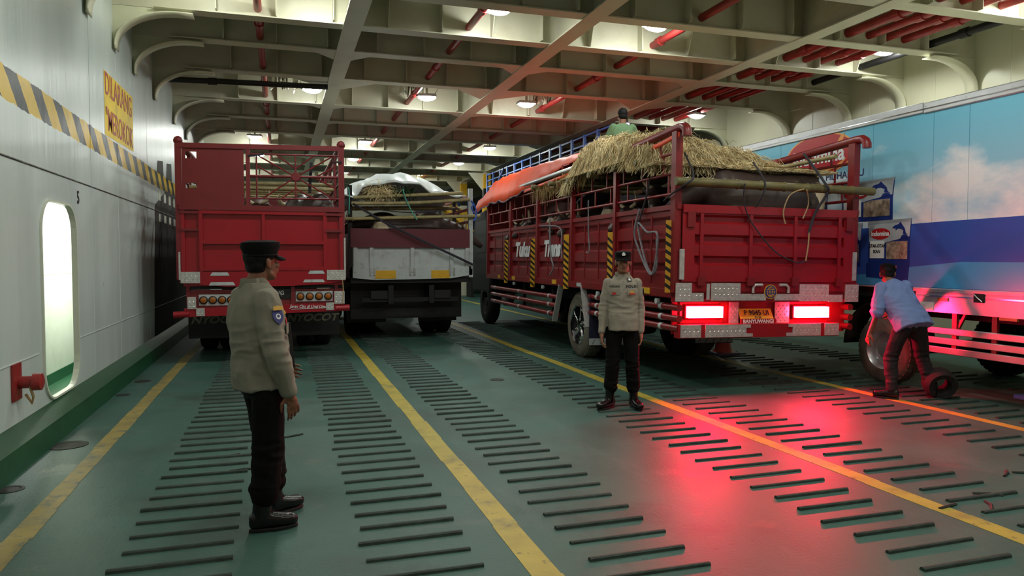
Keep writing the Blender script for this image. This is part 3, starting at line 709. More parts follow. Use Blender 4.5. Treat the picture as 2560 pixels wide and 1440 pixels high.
MB().lathe([(.03, -.28), (.2, -.18), (.22, 0), (.2, .18), (.03, .28)], 14, axis='x', c=(0, 3.45, .56)).build('differential', M_dark, T3, smooth=True)
# cab, almost hidden
cb = bevel(MB().prism([(-1.15, 9.4, .75), (-1.15, 11.3, .75), (-1.15, 11.4, 1.6), (-1.15, 11.1, 2.75), (-1.15, 9.4, 2.85)], (2.3, 0, 0)).build('cab', M_dark, T3), .06, 3)
MB().add([(-1.0, 11.39, 1.75), (1.0, 11.39, 1.75), (1.0, 11.16, 2.6), (-1.0, 11.16, 2.6)], [(0, 1, 2, 3)]).build('windscreen', M_black, cb)
for s in (-1, 1): MB().box(s*1.155-.004, s*1.155+.004, 9.8, 10.9, 1.75, 2.55).build('cab_window', M_black, cb)
# rear bumper boards
MB().box(-1.29, 1.29, .0, .1, 1.09, 1.33).build('upper_bumper', M_red3r, T3)
MB().box(-1.24, 1.24, .16, .18, .7, 1.12).build('lamp_panel', M_red3r, T3)
MB().box(-1.24, 1.02, -.01, .10, .66, .825).build('lower_bumper', M_red3r, T3)
checker('checker_plate', [(-1.29, -1.08, 1.10, 1.32), (-1.075, -.92, 1.10, 1.20), (-.88, -.84, 1.12, 1.31), (-.82, -.42, 1.11, 1.32), (-.42, -.06, 1.11, 1.19)], -.008, T3)
checker('checker_plate', [(.06, .42, 1.11, 1.19), (.42, .85, 1.10, 1.31), (.85, 1.06, 1.09, 1.18), (1.10, 1.30, 1.09, 1.31)], -.008, T3)
checker('checker_plate', [(-1.22, -.95, .67, .82), (-.89, -.33, .67, .82), (-.33, -.24, .67, .71), (-.33, -.27, .78, .82)], -.018, T3)
checker('checker_plate', [(.24, .33, .67, .71), (.27, .33, .78, .82), (.33, .74, .67, .82), (.80, 1.01, .67, .82)], -.018, T3)
checker('checker_plate', [(-.48, -.35, .825, 1.09), (.17, .38, .825, 1.09)], .13, T3)
for sx in (-1, 1):
    MB().tube([(sx*.12-.0, -.02, 1.30), (sx*.22, -.02, 1.30), (sx*.25, -.02, 1.27), (sx*.25, -.02, 1.2)], .018, 8).build('bumper_hook', M_checker, T3, smooth=True)
for a0, a1, z0, z1 in ((-1.09, -.63, .90, 1.035), (.42, .89, .89, 1.025)):
    h = bevel(MB().box(a0-.02, a1+.02, .085, .16, z0-.02, z1+.02).build('tail_lamp', M_lens, T3), .012)
    MB().box(a0, a1, .02, .085, z0, z1).build('lamp_lens', M_tail, h)
    al = bpy.data.lights.new('tail_lamp_beam', 'AREA'); al.shape = 'RECTANGLE'; al.size = a1-a0; al.size_y = z1-z0; al.energy = 84; al.color = (1, .003, .04); al.spread = math.radians(146)
    ao = bpy.data.objects.new('tail_lamp_beam', al); COL.objects.link(ao); ao.parent = h; ao.location = ((a0+a1)/2, .016, (z0+z1)/2); ao.rotation_euler = (-R90+.38, 0, 0)
    MB().box(a0-.06, a1+.06, .13, .165, z0-.07, z1+.06).build('lamp_bracket', M_red3r, h)
# number plate, town name, globe emblem
pl = MB().add([(-.35, .085, .875), (.13, .085, .875), (.12, .15, 1.0), (-.34, .15, 1.0)], [(0, 1, 2, 3)]).build('number_plate', M_yellow, T3)
text('plate_lettering', 'P 9045 UI', .088, M_textk, pl, (-.11, .103, .952), (R90-.48, 0, 0), .0015, ext=.001)
text('plate_lettering', '01 26', .04, M_textk, pl, (-.1, .078, .898), (R90-.48, 0, 0), .0008, ext=.001)
text('town_lettering', 'BANYUWANGI', .062, M_textw, T3, (-.1, .07, .846), FACE_REAR, .002, ext=.001, sx=1.04)
MB().box(-.34, .16, .075, .1, .80, .88).build('town_board', M_red3r, T3)
em = MB().lathe([(.09, -.004), (.09, .004)], 28, axis='y', c=(0, -.012, 1.215)).build('globe_emblem', M_badge_y, T3)
em.location = (0, 0, 0)
MB().lathe([(.078, -.004), (.078, .004)], 28, axis='y', c=(0, -.016, 1.215)).build('globe_disc', M_badge_b, em)
mb = MB()
for rx in (.022, .048):
    mb.tube([(rx*math.cos(t*PI/8), -.021, 1.215+.066*math.sin(t*PI/8)) for t in range(17)], .003, 5, False)
for zz in (-.0, .03): mb.tube([(-.064 if zz == 0 else -.058, -.021, 1.215+zz), (.064 if zz == 0 else .058, -.021, 1.215+zz)], .003, 5)
mb.tube([(0, -.021, 1.15), (0, -.021, 1.28)], .003, 5)
mb.tube([(-.055, -.021, 1.19), (-.02, -.021, 1.165), (.03, -.021, 1.18), (.06, -.021, 1.16)], .005, 5)
mb.build('globe_lines', M_badge_y, em)

# ============================================================ LORRY WITH THE OPEN RED GATE (left)
T1 = thing('cattle_truck', 'bright red cattle lorry with a tall half-panelled rear gate beside the grey wall', 'truck', (-.24, 12.0, 0))
tg = MB().box(-1.16, 1.19, .02, .05, 1.2, 2.36).build('tailgate', M_red1, T1)
for a, wd in ((-.90, .055), (-.0, .045), (.93, .055), (-1.15, .05), (1.18, .04)):
    MB().box(a-wd/2, a+wd/2, -.035, .02, 1.42, 2.36).build('gate_bar', M_red1, tg)
for z, h in ((2.34, .07), (1.875, .06), (1.46, .05)):
    MB().box(-.92, .94, -.04, .02, z-h/2, z+h/2).build('gate_bar', M_red1, tg)
for s in (-1, 1):
    for z in (2.32, 2.06): MB().box(min(s*.93, s*1.19), max(s*.93, s*1.19), -.05, .02, z-.02, z+.02).build('hinge', M_red1d, tg)
MB().box(-1.2, 1.21, -.05, .06, 2.36, 2.44).build('top_rail', M_red1d, T1)
MB().prism([(-1.19, -.03, 1.42), (1.22, -.03, 1.44), (1.24, -.03, 1.27), (.95, -.03, 1.22), (.4, -.03, 1.19), (-.55, -.03, 1.19), (-1.19, -.03, 1.25)], (0, .04, 0)).build('skirt_board', M_red1, T1)
checker('checker_plate', [(-1.19, -.92, 1.25, 1.42)], -.042, T1); checker('checker_plate', [(.95, 1.24, 1.28, 1.44)], -.042, T1)
for (x0, x1, z0, z1) in ((-.78, -.5, 1.36, 1.41), (-.8, -.42, 1.21, 1.26), (.66, .92, 1.38, 1.43), (.58, .92, 1.245, 1.29)):
    MB().prism([(x0+.03, -.036, z1), (x1-.03, -.036, z1), (x1, -.036, z0), (x0, -.036, z0)], (0, .006, 0)).build('reflector', M_twhite, T1)
MB().box(-1.215, -1.19, -.04, .03, 1.3, 1.72).build('edge_strip', M_checker, T1); MB().box(1.22, 1.245, -.04, .03, 1.3, 1.95).build('edge_strip', M_checker, T1)
# upper gate
for s, zt in ((-1, 3.36), (1, 3.40)):
    x = s*1.19 if s > 0 else -1.2
    MB().box(x-.045, x+.045, -.03, .06, 1.3, zt).build('corner_post', M_red1d, T1)
    MB().lathe([(.03, zt-.02), (.06, zt), (.068, zt+.04), (.05, zt+.08), (.015, zt+.1)], 14, (x, .015, 0)).build('post_knob', M_red1d, T1, smooth=True)
    MB().tube([(x, .05, zt+.02), (x, 6.8, zt+.02)], .05, 10).build('side_top_rail', M_red1d, T1, smooth=True)
    MB().box(x-.02, x+.02, .05, 6.9, 1.25, 2.4).build('side_panel', M_red1, T1)
    for z in (2.62, 2.85, 3.1): MB().tube([(x, .05, z), (x, 6.8, z)], .02, 8).build('side_rail', M_red1d, T1, smooth=True)
    for y in (1.4, 2.75, 4.1, 5.45, 6.8): MB().box(x-.03, x+.03, y-.03, y+.03, 2.4, zt).build('side_post', M_red1d, T1)
MB().bar((-1.22, 0, 3.32), (1.16, 0, 3.37), .07, .075).build('gate_beam', M_red1d, T1)
mb = MB()                                                       # solid panel with two cut openings
xs = (-1.15, -1.10, -.945, -.275); zs = (2.44, 2.68, 2.765, 3.13, 3.235, 3.33)
for i in range(3):
    for j in range(5):
        if i == 1 and j in (1, 3): continue
        mb.box(xs[i], xs[i+1], -.012, .012, zs[j], zs[j+1])
mb.build('gate_panel', M_red1d, T1)
MB().box(-.245, -.185, -.03, .03, 2.42, 3.36).build('gate_post', M_red1d, T1)
for z in (2.55, 3.235, 2.895): MB().tube([(-.2, 0, z), (1.15, 0, z+.02)], .014 if z != 2.895 else .02, 8).build('gate_rail', M_red1d, T1, smooth=True)
for x in (-.09, .49, 1.09): MB().tube([(x, 0, 2.55), (x, 0, 3.25)], .013, 8).build('gate_rail', M_red1d, T1, smooth=True)
for a, b in (((-.09, 3.23), (.49, 2.9)), ((.2, 3.24), (.49, 3.03)), ((.49, 3.03), (.78, 3.25)), ((.49, 2.9), (1.05, 3.24)), ((-.09, 3.06), (.2, 2.89)), ((.0, 2.56), (.49, 2.9)), ((.49, 2.9), (1.09, 2.56)), ((.28, 2.56), (.49, 2.72)), ((.49, 2.72), (.78, 2.56)), ((.78, 2.9), (1.09, 3.08)), ((.78, 2.9), (1.09, 2.74))):
    MB().tube([(a[0], .0, a[1]), (b[0], .0, b[1])], .012, 6).build('gate_brace', M_red1d, T1, smooth=True)
MB().lathe([(.0, 0), (.06, .0), (.075, .012), (.0, .02)], 10, axis='y', c=(.49, -.02, 2.9)).build('gate_boss', M_red1d, T1)
MB().tube([(-.215, -.03, 3.2), (-.1, -.04, 3.21), (.02, -.02, 3.24)], .016, 6).build('gate_tie', M_ropeb, T1, smooth=True)
MB().tube([(1.19, -.05, 3.16), (1.1, -.05, 3.15), (1.08, .04, 3.16)], .016, 6).build('gate_tie', M_ropeb, T1, smooth=True)
# lamp bar and bumper
MB().box(-1.12, 1.2, .05, .12, .86, 1.14).build('lamp_bar', M_red1d, T1)
for x0, x1, z0, z1 in ((-.95, -.42, .90, 1.07), (.47, 1.04, .94, 1.10)):
    p = MB().box(x0, x1, .035, .05, z0, z1).build('lamp_plate', M_twhite, T1)
    for k in range(4):
        x = x0+(x1-x0)*(k+.5)/4; z = (z0+z1)/2
        l = MB().lathe([(.062, 0), (.062, -.02), (.05, -.03)], 20, axis='y', c=(x, .035, z)).build('lamp_housing', M_black, p, smooth=True)
        MB().lathe([(.045, -.03), (.03, -.038), (.01, -.04)], 18, axis='y', c=(x, .035, z)).build('lamp_lens', M_amber, p, smooth=True)
MB().box(.05, .43, .04, .052, .98, 1.14).build('number_plate', M_black, T1)
text('plate_lettering', 'VG', .085, M_textw, T1, (.24, .036, 1.08), FACE_REAR, .0015, ext=.001)
MB().box(.40, .46, .02, .1, .86, 1.2).build('plate_bracket', M_red1d, T1)
MB().bar((-1.15, .0, .80), (1.22, .0, .85), .1, .13).build('bumper', M_red1, T1)
for s in (-1, 1):
    MB().tube([(s*1.08, -.02, .80+.02*s), (s*1.3, -.02, .80+.03*s)], .05, 10).build('bumper_end', M_red1, T1, smooth=True)
checker('checker_plate', [(-1.1, -.98, .86, 1.04), (-.98, -.86, .75, .87)], -.06, T1); checker('checker_plate', [(1.06, 1.22, .9, 1.1), (.93, 1.05, .8, .92)], -.06, T1)
text('bumper_lettering', 'Jaran Ojo di Ugal Ugali', .068, M_textw, T1, (.66, -.056, .862), (R90, .025, 0), .001, shear=.3, ext=.001, sx=.9)
MB().bar((.4, -.055, .825), (.92, -.055, .835), .004, .006).build('lettering_underline', M_textw, T1)
for s in (-1, 1):
    f = MB().box(s*.75-.46, s*.75+.46, 1.0, 1.02, .3, .82).build('mud_flap', M_black, T1)
    text('flap_lettering', 'NYOCOT', .17, mat('faded_print', (118, 114, 100), .7, var=.4, scale=8, dirt=(50, 48, 44), dscale=6, damt=.9), f, (s*.75, .995, .6), FACE_REAR, .006, shear=.3, sx=1.15, ext=.001)
    MB().box(s*.4-.05, s*.4+.05, .1, 8, .75, 1.1).build('chassis_rail', M_dark, T1)
    wheel(T1, s*.98, 2.2, .5, .28, s, 'dark'); wheel(T1, s*.66, 2.2, .5, .28, s, 'dark'); wheel(T1, s*.98, 7.3, .5, .28, s, 'dark')
    MB().bar((s*1.1, .06, 1.2), (s*1.1, .06, .9), .05, .05).build('bumper_stay', M_red1d, T1)
MB().tube([(-.9, 2.2, .5), (.9, 2.2, .5)], .08, 10).build('axle', M_dark, T1)
MB().box(-1.2, 1.2, .05, 6.9, 1.15, 1.25).build('bed_floor', M_dark, T1)
MB().box(-1.2, 1.2, 6.85, 6.92, 1.2, 3.2).build('headboard', M_red1d, T1)
bevel(MB().prism([(-1.1, 7.0, .7), (-1.1, 8.6, .7), (-1.1, 8.7, 1.6), (-1.1, 8.45, 2.6), (-1.1, 7.0, 2.65)], (2.2, 0, 0)).build('cab', M_red1, T1), .06, 3)

# ============================================================ LORRY WITH THE WHITE TAILGATE (middle)
T2 = thing('cattle_truck', 'middle cattle lorry with a white tailgate, maroon board and tarpaulin', 'truck', (2.435, 14.0, 0))
tg = MB().box(-1.17, 1.17, .03, .06, 1.42, 1.83).build('tailgate', M_twhite, T2)
for x in (-1.08, -.78, 0, .78, 1.09): MB().box(x-.035, x+.035, -.01, .03, 1.36, 1.83).build('gate_bar', M_twhite, tg)
MB().box(-1.17, 1.17, .0, .03, 1.42, 1.46).build('gate_bar', M_twhite, tg)
for x in (-.8, -.72, -.04, .04, .74, .82): MB().box(x-.015, x+.015, -.025, .0, 1.3, 1.44).build('hinge', M_chain if 'M_chain' in globals() else M_alu, tg)
MB().prism([(-1.19, .0, 1.42), (1.2, .0, 1.42), (1.2, .0, 1.30), (.75, .0, 1.23), (-.72, .0, 1.21), (-1.19, .0, 1.26)], (0, .05, 0)).build('skirt_board', M_twhite, T2)
for x0, x1 in ((-.71, -.32), (.37, .74)): MB().box(x0, x1, -.008, .0, 1.235, 1.39).build('yellow_plate', M_yellow, T2)
MB().box(-1.17, 1.14, -.015, .03, 1.83, 2.19).build('upper_board', M_maroon, T2)
for s in (-1, 1):
    MB().box(s*1.17-.04, s*1.17+.04, 0, .09, 1.25, 3.0).build('corner_post', M_dark if s < 0 else M_twhite, T2)
    MB().box(s*1.18-.02, s*1.18+.02, .05, 6, 1.25, 2.1).build('side_panel', M_twhite, T2)
    for y in (1.5, 3, 4.5, 6): MB().box(s*1.18-.03, s*1.18+.03, y-.03, y+.03, 2.1, 2.9).build('side_post', M_dark, T2)
    for z in (2.35, 2.6, 2.85): MB().box(s*1.18-.02, s*1.18+.02, .05, 6, z-.025, z+.025).build('side_rail', M_red1d, T2)
    MB().box(s*.4-.05, s*.4+.05, .1, 8, .75, 1.1).build('chassis_rail', M_dark, T2)
    wheel(T2, s*.98, 1.9, .5, .28, s, 'dark'); wheel(T2, s*.66, 1.9, .5, .28, s, 'dark'); wheel(T2, s*.98, 6.6, .5, .28, s, 'dark')
    MB().box(s*.75-.4, s*.75+.4, 1.2, 1.22, .3, 1.0).build('mud_flap', M_black, T2)
    MB().box(s*.62-.16, s*.62+.16, .12, .2, .84, 1.0).build('tail_lamp_box', M_black, T2)
MB().box(-.95, .95, .15, .22, .78, .86).build('under_run_bar', M_dark, T2)
MB().box(-1.12, 1.12, .62, .64, .42, 1.16).build('underbody_shade_board', M_black, T2)  # added black board standing in for the deep shade under this lorry
MB().tube([(-.9, 1.9, .5), (.9, 1.9, .5)], .08, 10).build('axle', M_dark, T2)
MB().box(-1.17, 1.17, .05, 6, 1.15, 1.25).build('bed_floor', M_dark, T2)
bevel(MB().prism([(-1.1, 6.2, .7), (-1.1, 7.8, .7), (-1.1, 7.9, 1.6), (-1.1, 7.6, 2.5), (-1.1, 6.2, 2.55)], (2.2, 0, 0)).build('cab', M_twhite, T2), .06, 3)
def W2(a, b, z): return (2.435+a, 14+b, z)
def W1(a, b, z): return (-.24+a, 12+b, z)
# ============================================================ PRINTED VAN
VX, VY = 7.45, 7.0
VAN = thing('box_van', 'refrigerated box van with a printed blue sky, sea and frozen seafood packs on its side', 'van', (VX, VY, 0))
MB().box(.012, 2.35, -4.6, 3.85, 1.25, 3.42).build('box_body', M_white, VAN)
seams = [3.85, 2.6, 1.67, .745, -.185, -.66, -1.6, -2.6, -3.6, -4.6]
for a, b in zip(seams[1:], seams[:-1]):
    MB().box(0, .012, a+.003, b-.003, 1.262, 3.40).build('side_panel', M_sky, VAN)
def flat(name, pts, m, parent=VAN, d=.003):
    return MB().prism([(-d, y, z) for y, z in pts], (d*.8, 0, 0)).build(name, m, parent)
flat('printed_sea', [(3.84, 1.27), (-4.59, 1.27), (-4.59, 2.02), (-3, 2.10), (-1.35, 2.075), (-.3, 2.06), (.15, 2.05), (.7, 2.03), (2, 2.0), (3.84, 2.02)], M_sea1, d=.002)
flat('printed_wave', [(-1.36, 1.275), (-1.36, 1.83), (-2.2, 1.86), (-3.2, 1.8), (-4.58, 1.84), (-4.58, 1.275)], mat('print_sea_mid', (44, 92, 180), .28, var=.05, scale=1), d=.003)
flat('printed_wave', [(3.8, 1.275), (-4.58, 1.275), (-4.58, 1.6), (-3, 1.5), (-1.35, 1.585), (-.6, 1.585), (.1, 1.52), (.8, 1.42), (1.3, 1.38), (2.4, 1.45), (3.8, 1.5)], M_sea2, d=.004)
lg = flat('logo', ellipse_pts(1.76, 3.12, .70, .305), M_logoo, d=.003)
flat('logo_oval', ellipse_pts(1.76, 3.12, .672, .285), M_logo, lg, d=.005)
text('logo_lettering', 'Indomina', .30, M_textw, lg, (-.007, 1.78, 3.09), FACE_LEFT, .008, ext=.001, sx=.95)
flat('logo_leaf', [(1.40, 3.24), (1.33, 3.33), (1.26, 3.36), (1.27, 3.29), (1.33, 3.23)], M_logoo, lg, d=.007)
flat('logo_swoosh', [(2.0, 2.93), (1.7, 2.9), (1.4, 2.94), (1.2, 3.02), (1.35, 2.9), (1.7, 2.86), (2.0, 2.885)], M_logoo, lg, d=.007)
text('slogan_lettering', 'SEAFOOD', .135, M_textn, VAN, (-.004, 2.06, 2.775), FACE_LEFT, .001, ext=.001, sx=1.06); text('slogan_lettering', 'PILIHANKU', .135, M_textn, VAN, (-.004, 1.25, 2.775), FACE_LEFT, .001, ext=.001, sx=1.06)
def pack(y0, y1, z0, z1, word, big):
    """printed picture of a frozen-food bag; y0 is its left (far) edge as one looks at the van"""
    def P(u, v): return (y0+(y1-y0)*u, z0+(z1-z0)*v)
    p = flat('printed_pack', [P(.02, 0), P(.97, 0), P(.965, .5), P(1, 1), P(0, .97), P(.03, .5)], M_bagblu, d=.006)
    flat('pack_silver', [P(.04, .5), P(.3, .44), P(.6, .52), P(.96, .6), P(.99, .99), P(.01, .96)], M_bagsil, p, d=.008)
    flat('pack_header', [P(.0, .9), P(.99, .93), P(1, 1), P(0, .97)], mat('print_header', (146, 152, 160), .3), p, d=.009)
    lc = P(.30, .68); ww, hh = abs(y1-y0), z1-z0
    flat('pack_label', [P(.06, .12), P(.40, .12), P(.40, .52), P(.06, .52)], M_badge_w, p, d=.010)
    o = flat('pack_logo', ellipse_pts(lc[0], lc[1], ww*.235, hh*.13, 28), M_logo, p, d=.011)
    text('pack_lettering', 'Indomina', hh*.15, M_textw, p, (-.013, lc[0], lc[1]), FACE_LEFT, .003, ext=.0006, sx=.95)
    for i, wd_ in enumerate(word):
        c = P(.23, .40-.13*i); text('pack_lettering', wd_, hh*.105, M_textk, p, (-.0125, c[0], c[1]), FACE_LEFT, .002, ext=.0006, sx=.85 if len(wd_) < 7 else .8)
    flat('pack_picture', [P(.45, .1), P(.92, .1), P(.92, .5), P(.6, .5), P(.45, .46)], M_food, p, d=.010)
    # leaping-dolphin mark of the pack
    flat('pack_mark', [P(.58, .80), P(.64, .86), P(.72, .88), P(.76, .93), P(.80, .87), P(.86, .78), P(.88, .68), P(.93, .64), P(.82, .66), P(.83, .74), P(.76, .78), P(.70, .78), P(.66, .74), P(.66, .79)], M_bagblu, p, d=.011)
    flat('pack_mark', [P(.76, .55), P(.80, .63), P(.86, .65), P(.92, .62), P(.95, .55), P(.88, .58)], M_bagblu, p, d=.011)
    return p
pack(1.30, .37, 2.12, 2.66, ['UDANG'], 1)
pack(.80, .10, 1.56, 2.125, ['OTAK-OTAK', 'IKAN'], 1)
pack(1.62, .90, 1.52, 2.10, ['BAKSO'], 1)
pack(2.25, 1.55, 2.16, 2.62, ['IKAN'], 1)
flat('pack_bottom', [(.82, 1.38), (.82, 1.56), (.12, 1.56), (.14, 1.33)], M_bagblu, d=.006)
# aluminium trims
bevel(MB().box(-.02, .04, -4.6, -.05, 3.37, 3.50).build('roof_trim', M_alu, VAN), .012); bevel(MB().box(-.02, .04, -.045, 3.86, 3.38, 3.51).build('roof_trim', M_alu, VAN), .012)
MB().box(-.026, -.02, -4.6, 3.86, 3.42, 3.432).build('trim_bead', M_steel, VAN)
for k in range(28):
    MB().lathe([(.007, 0), (.004, .006)], 6, axis='x', c=(-.028, 3.7-k*.27, 3.455)).build('rivet', M_alu, VAN) if k % 2 == 0 else None
MB().box(-.012, .05, -4.6, .05, 1.225, 1.26).build('sill_rail', M_alu, VAN); MB().box(-.012, .05, 1.2, 3.85, 1.225, 1.26).build('sill_rail', M_alu, VAN)
MB().box(.0, .03, -4.6, .02, .985, 1.225).build('skirt', M_alu, VAN)
MB().box(-.006, .0, -4.6, .0, 1.17, 1.185).build('skirt_bead', M_steel, VAN)
MB().box(-.012, .0, -.24, -.04, 1.0, 1.10).build('side_reflector', M_badge_w, VAN)
MB().box(-.012, .0, -.44, -.30, 1.12, 1.16).build('side_marker', M_amber, VAN)
lt = MB().box(-.02, .0, -.9, -.78, 1.13, 1.23).build('latch', M_dark, VAN)
MB().tube([(-.025, -.89, 1.14), (-.03, -.84, 1.18), (-.025, -.79, 1.22)], .006, 6).build('latch_handle', M_alu, lt)
MB().box(-.03, -.0, -1.3, -1.1, .955, .985).build('side_marker', M_amber, VAN)
for z in (.73, .612, .50):
    bevel(MB().box(.0, .03, -4.6, -.14, z, z+.078).build('guard_rail', M_alu, VAN), .008)
for y in (-.5, -1.0, -2.4, -3.8): MB().box(.03, .07, y-.03, y+.03, .5, 1.0).build('guard_bracket', M_redpipe, VAN)  # red on brackets and brace paints in the tail lamps' red light
MB().bar((.06, -.62, .98), (.06, -.5, .75), .03, .03).build('guard_brace', M_redpipe, VAN)
wheel(VAN, .16, .57, .43, .26, -1, 'steel', M_tyre); wheel(VAN, 2.2, .57, .43, .26, 1, 'dark', M_rubber); wheel(VAN, .16, -3.9, .43, .26, -1, 'steel', M_tyre); wheel(VAN, 2.2, -3.9, .43, .26, 1, 'dark', M_rubber)
mb = MB(); vs = []
for k in range(17):
    a = PI*k/16; vs += [(x_, .57+.60*math.cos(a), .46+.60*math.sin(a)) for x_ in (-.03, .3)]
mb.add(vs, [(2*i, 2*i+1, 2*i+3, 2*i+2) for i in range(16)]); solidify(mb.build('mudguard', M_dark, VAN, smooth=True), .012)
MB().tube([(.16, .57, .43), (2.2, .57, .43)], .08, 10).build('axle', M_dark, VAN)
for x_ in (.8, 1.55): MB().box(x_-.05, x_+.05, -4.6, 3.8, .85, 1.12).build('chassis_rail', M_dark, VAN)
MB().box(.05, 2.3, -4.6, 3.85, 1.12, 1.25).build('bed_floor', M_dark, VAN)
MB().box(.35, .42, -1.2, -1.13, .12, .95).build('parking_leg', M_dark, VAN); MB().box(.28, .5, -1.3, -1.05, .08, .12).build('leg_foot', M_bluet, VAN)
MB().box(.5, 1.0, -2.4, -1.5, .45, .95).build('battery_box', M_dark, VAN)
# worn tyre lying against the van's wheel guard
t = thing('old_tyre', 'worn tyre lying on the deck under the silver side rails of the van', 'tyre', (7.42, 6.33, .145), (.18, 1.15, .9))
MB().lathe([(.13, -.09), (.20, -.10), (.235, -.06), (.24, 0), (.235, .06), (.20, .10), (.13, .09), (.12, 0), (.13, -.09)], 28, axis='x', cap=0).build('tyre_body', M_rubber, t, smooth=True)
t.rotation_euler = (0, .25, math.radians(-118)); t.location = (7.28, 6.5, .178); t.scale = (1.15, .74, .74)

# ============================================================ BLUE LORRY AHEAD OF THE VAN
for k, (bx, by, ln) in enumerate(((7.3, 15.3, 10.6), (8.1, 31.4, 4.0))):
    B = thing('rack_truck', ['tall navy lorry with a light blue stake rack, ahead of the printed van', 'navy rack lorry at the far end, seen between the yellow pillars'][k], 'truck', (bx, by, 0))
    zb = 4.05 if k == 0 else 3.9
    MB().box(0, 2.3, 0, ln, 1.25, zb).build('side_wall', M_navy, B)
    MB().box(.5, 2.3, 0, ln, zb, zb+.5).build('black_block', M_black, B)  # plain black block set back behind the stake rack
    MB().box(.2, 2.1, 0, ln, .7, 1.25).build('chassis', M_dark, B)
    for y in ([1.6, 2.9, ln-2] if k == 0 else [1.2]):
        for s, x_ in ((-1, .15), (1, 2.15)): wheel(B, x_, y, .5, .28, s, 'dark')
    for z in (zb+.18, zb+.40, zb+.62): MB().box(-.02, .03, 0, ln, z-.02, z+.02).build('rack_rail', M_bluet, B)
    n = int(ln/.78)
    for i in range(n+1):
        y = i*ln/n
        MB().prism([(-.03, y-.09, zb-.02), (-.03, y+.09, zb-.02), (-.03, y+.05, zb+.35), (-.03, y+.04, zb+.66), (-.03, y-.04, zb+.66), (-.03, y-.05, zb+.35)], (.05, 0, 0)).build('rack_stake', M_bluet, B)
    if k == 0: MB().bar((-.03, 9.2, zb+.18), (-.03, 8.5, zb+.62), .04, .04).build('rack_brace', M_bluet, B)
# ship's ladder by the pillars
t = thing('ramp_ladder', 'inclined ladder with yellow handrails beyond the middle lorry', 'ladder', (6.3, 29.5, 0))
for s in (-.35, .35):
    MB().bar((-.9, s, 4.55), (1.3, s, 2.7), .05, .14).build('stringer', M_yellow, t)
    MB().tube([(-.9, s, 4.95), (1.3, s, 3.2)], .03, 8).build('handrail', M_yellow, t)
    for u in (.1, .5, .9): MB().tube([(-.9+2.2*u, s, 4.55-1.85*u), (-.9+2.2*u, s, 4.95-1.75*u)], .02, 6).build('rail_post', M_yellow, t)
for i in range(9):
    u = (i+.5)/9; MB().box(-.9+2.2*u-.1, -.9+2.2*u+.1, -.35, .35, 4.55-1.85*u-.015, 4.55-1.85*u+.015).build('tread', M_dark, t)
MB().box(1.2, 1.3, -.4, .4, 0, 2.75).build('ladder_post', M_dark, t)

# ============================================================ LOADS: STRAW, TARPAULINS, BAMBOO, ROPES
def clampf(x, a, b): return max(a, min(b, x))
def hay_z(a, b):
    z = 3.0+.12*min(b, 2.7)-.19*(a+.7)
    z += .10*noise.noise(V((a*2.1, b*1.9, 3)))+.05*noise.noise(V((a*6, b*5, 1)))
    z -= .75*max(0, -(a+1.0))+2.2*max(0, -(a+1.25))
    z -= .75*max(0, .8-b)+.35*max(0, a-.65)
    z -= .55*max(0, b-3.2)
    return z
def straw_mesh(name, gen, n, m, core=None, rad=.0045):
    mb = MB()
    for _ in range(n):
        pts = gen()
        d = (pts[-1]-pts[0]).normalized(); s = d.cross(V((random.uniform(-1, 1), random.uniform(-1, 1), random.uniform(-1, 1)))).normalized()
        t = d.cross(s); r = rad*random.uniform(.6, 1.5)
        base = len(mb.v)
        for i, p in enumerate(pts):
            q = r*(1-.55*i/(len(pts)-1))
            mb.v += [tuple(p+s*q), tuple(p-s*q*.5+t*q*.87), tuple(p-s*q*.5-t*q*.87)]
        for i in range(len(pts)-1):
            for k in range(3): mb.f.append((base+i*3+k, base+i*3+(k+1) % 3, base+i*3+3+(k+1) % 3, base+i*3+3+k))
    me = bpy.data.meshes.new(name); me.from_pydata(mb.v, [], mb.f); me.materials.append(m)
    return me
M_strawl = mat('straw_pale', (222, 204, 160), .7, var=.25, scale=9); M_strawo = mat('straw_ochre', (164, 138, 88), .8, var=.3, scale=9)
def gen3():
    a = random.uniform(-1.33, 1.02); b = random.uniform(.5, 3.75)
    if random.random() < .45:
        if random.random() < .55: b = random.uniform(.45, .95)
        else: a = random.uniform(-1.36, -1.0)
    L = random.uniform(.14, .42); pts = []
    dirv = V((random.gauss(-.12, .5), random.gauss(-.55, .5)))
    if a < -.95: dirv = V((random.gauss(-.8, .45), random.gauss(-.3, .7)))
    elif b < .85: dirv = V((random.gauss(.1, .75), random.gauss(-.8, .5)))
    dirv.normalize(); off = random.uniform(-.02, .05)+(.10*random.random() if random.random() < .2 else 0)
    za = None
    for i in range(4):
        u = i/3*L; aa, bb = a+dirv.x*u, b+dirv.y*u
        z = hay_z(aa, bb)+off+(0.035 if i >= 2 else 0)*random.uniform(-1, 1.8)
        out = max(0, -1.33-aa, .42-bb)
        aa = max(aa, -1.40+random.uniform(-.01, .02)); bb = max(bb, .36+random.uniform(-.02, .02))
        z -= out*.9
        z = max(z, 2.74+random.uniform(0, .05)) if bb < 1.2 else max(z, 2.9)
        pts.append(W3(aa, bb, z))
    return pts
straw = tag(link('straw_load', straw_mesh('straw_load', gen3, 8500, M_straw)), 'thick heap of pale rice straw on top of the right lorry', 'straw', kind='stuff')
for o_m, nn in ((M_strawl, 6500), (M_strawo, 4200)):
    link('straw_layer', straw_mesh('straw_layer', gen3, nn, o_m), straw)
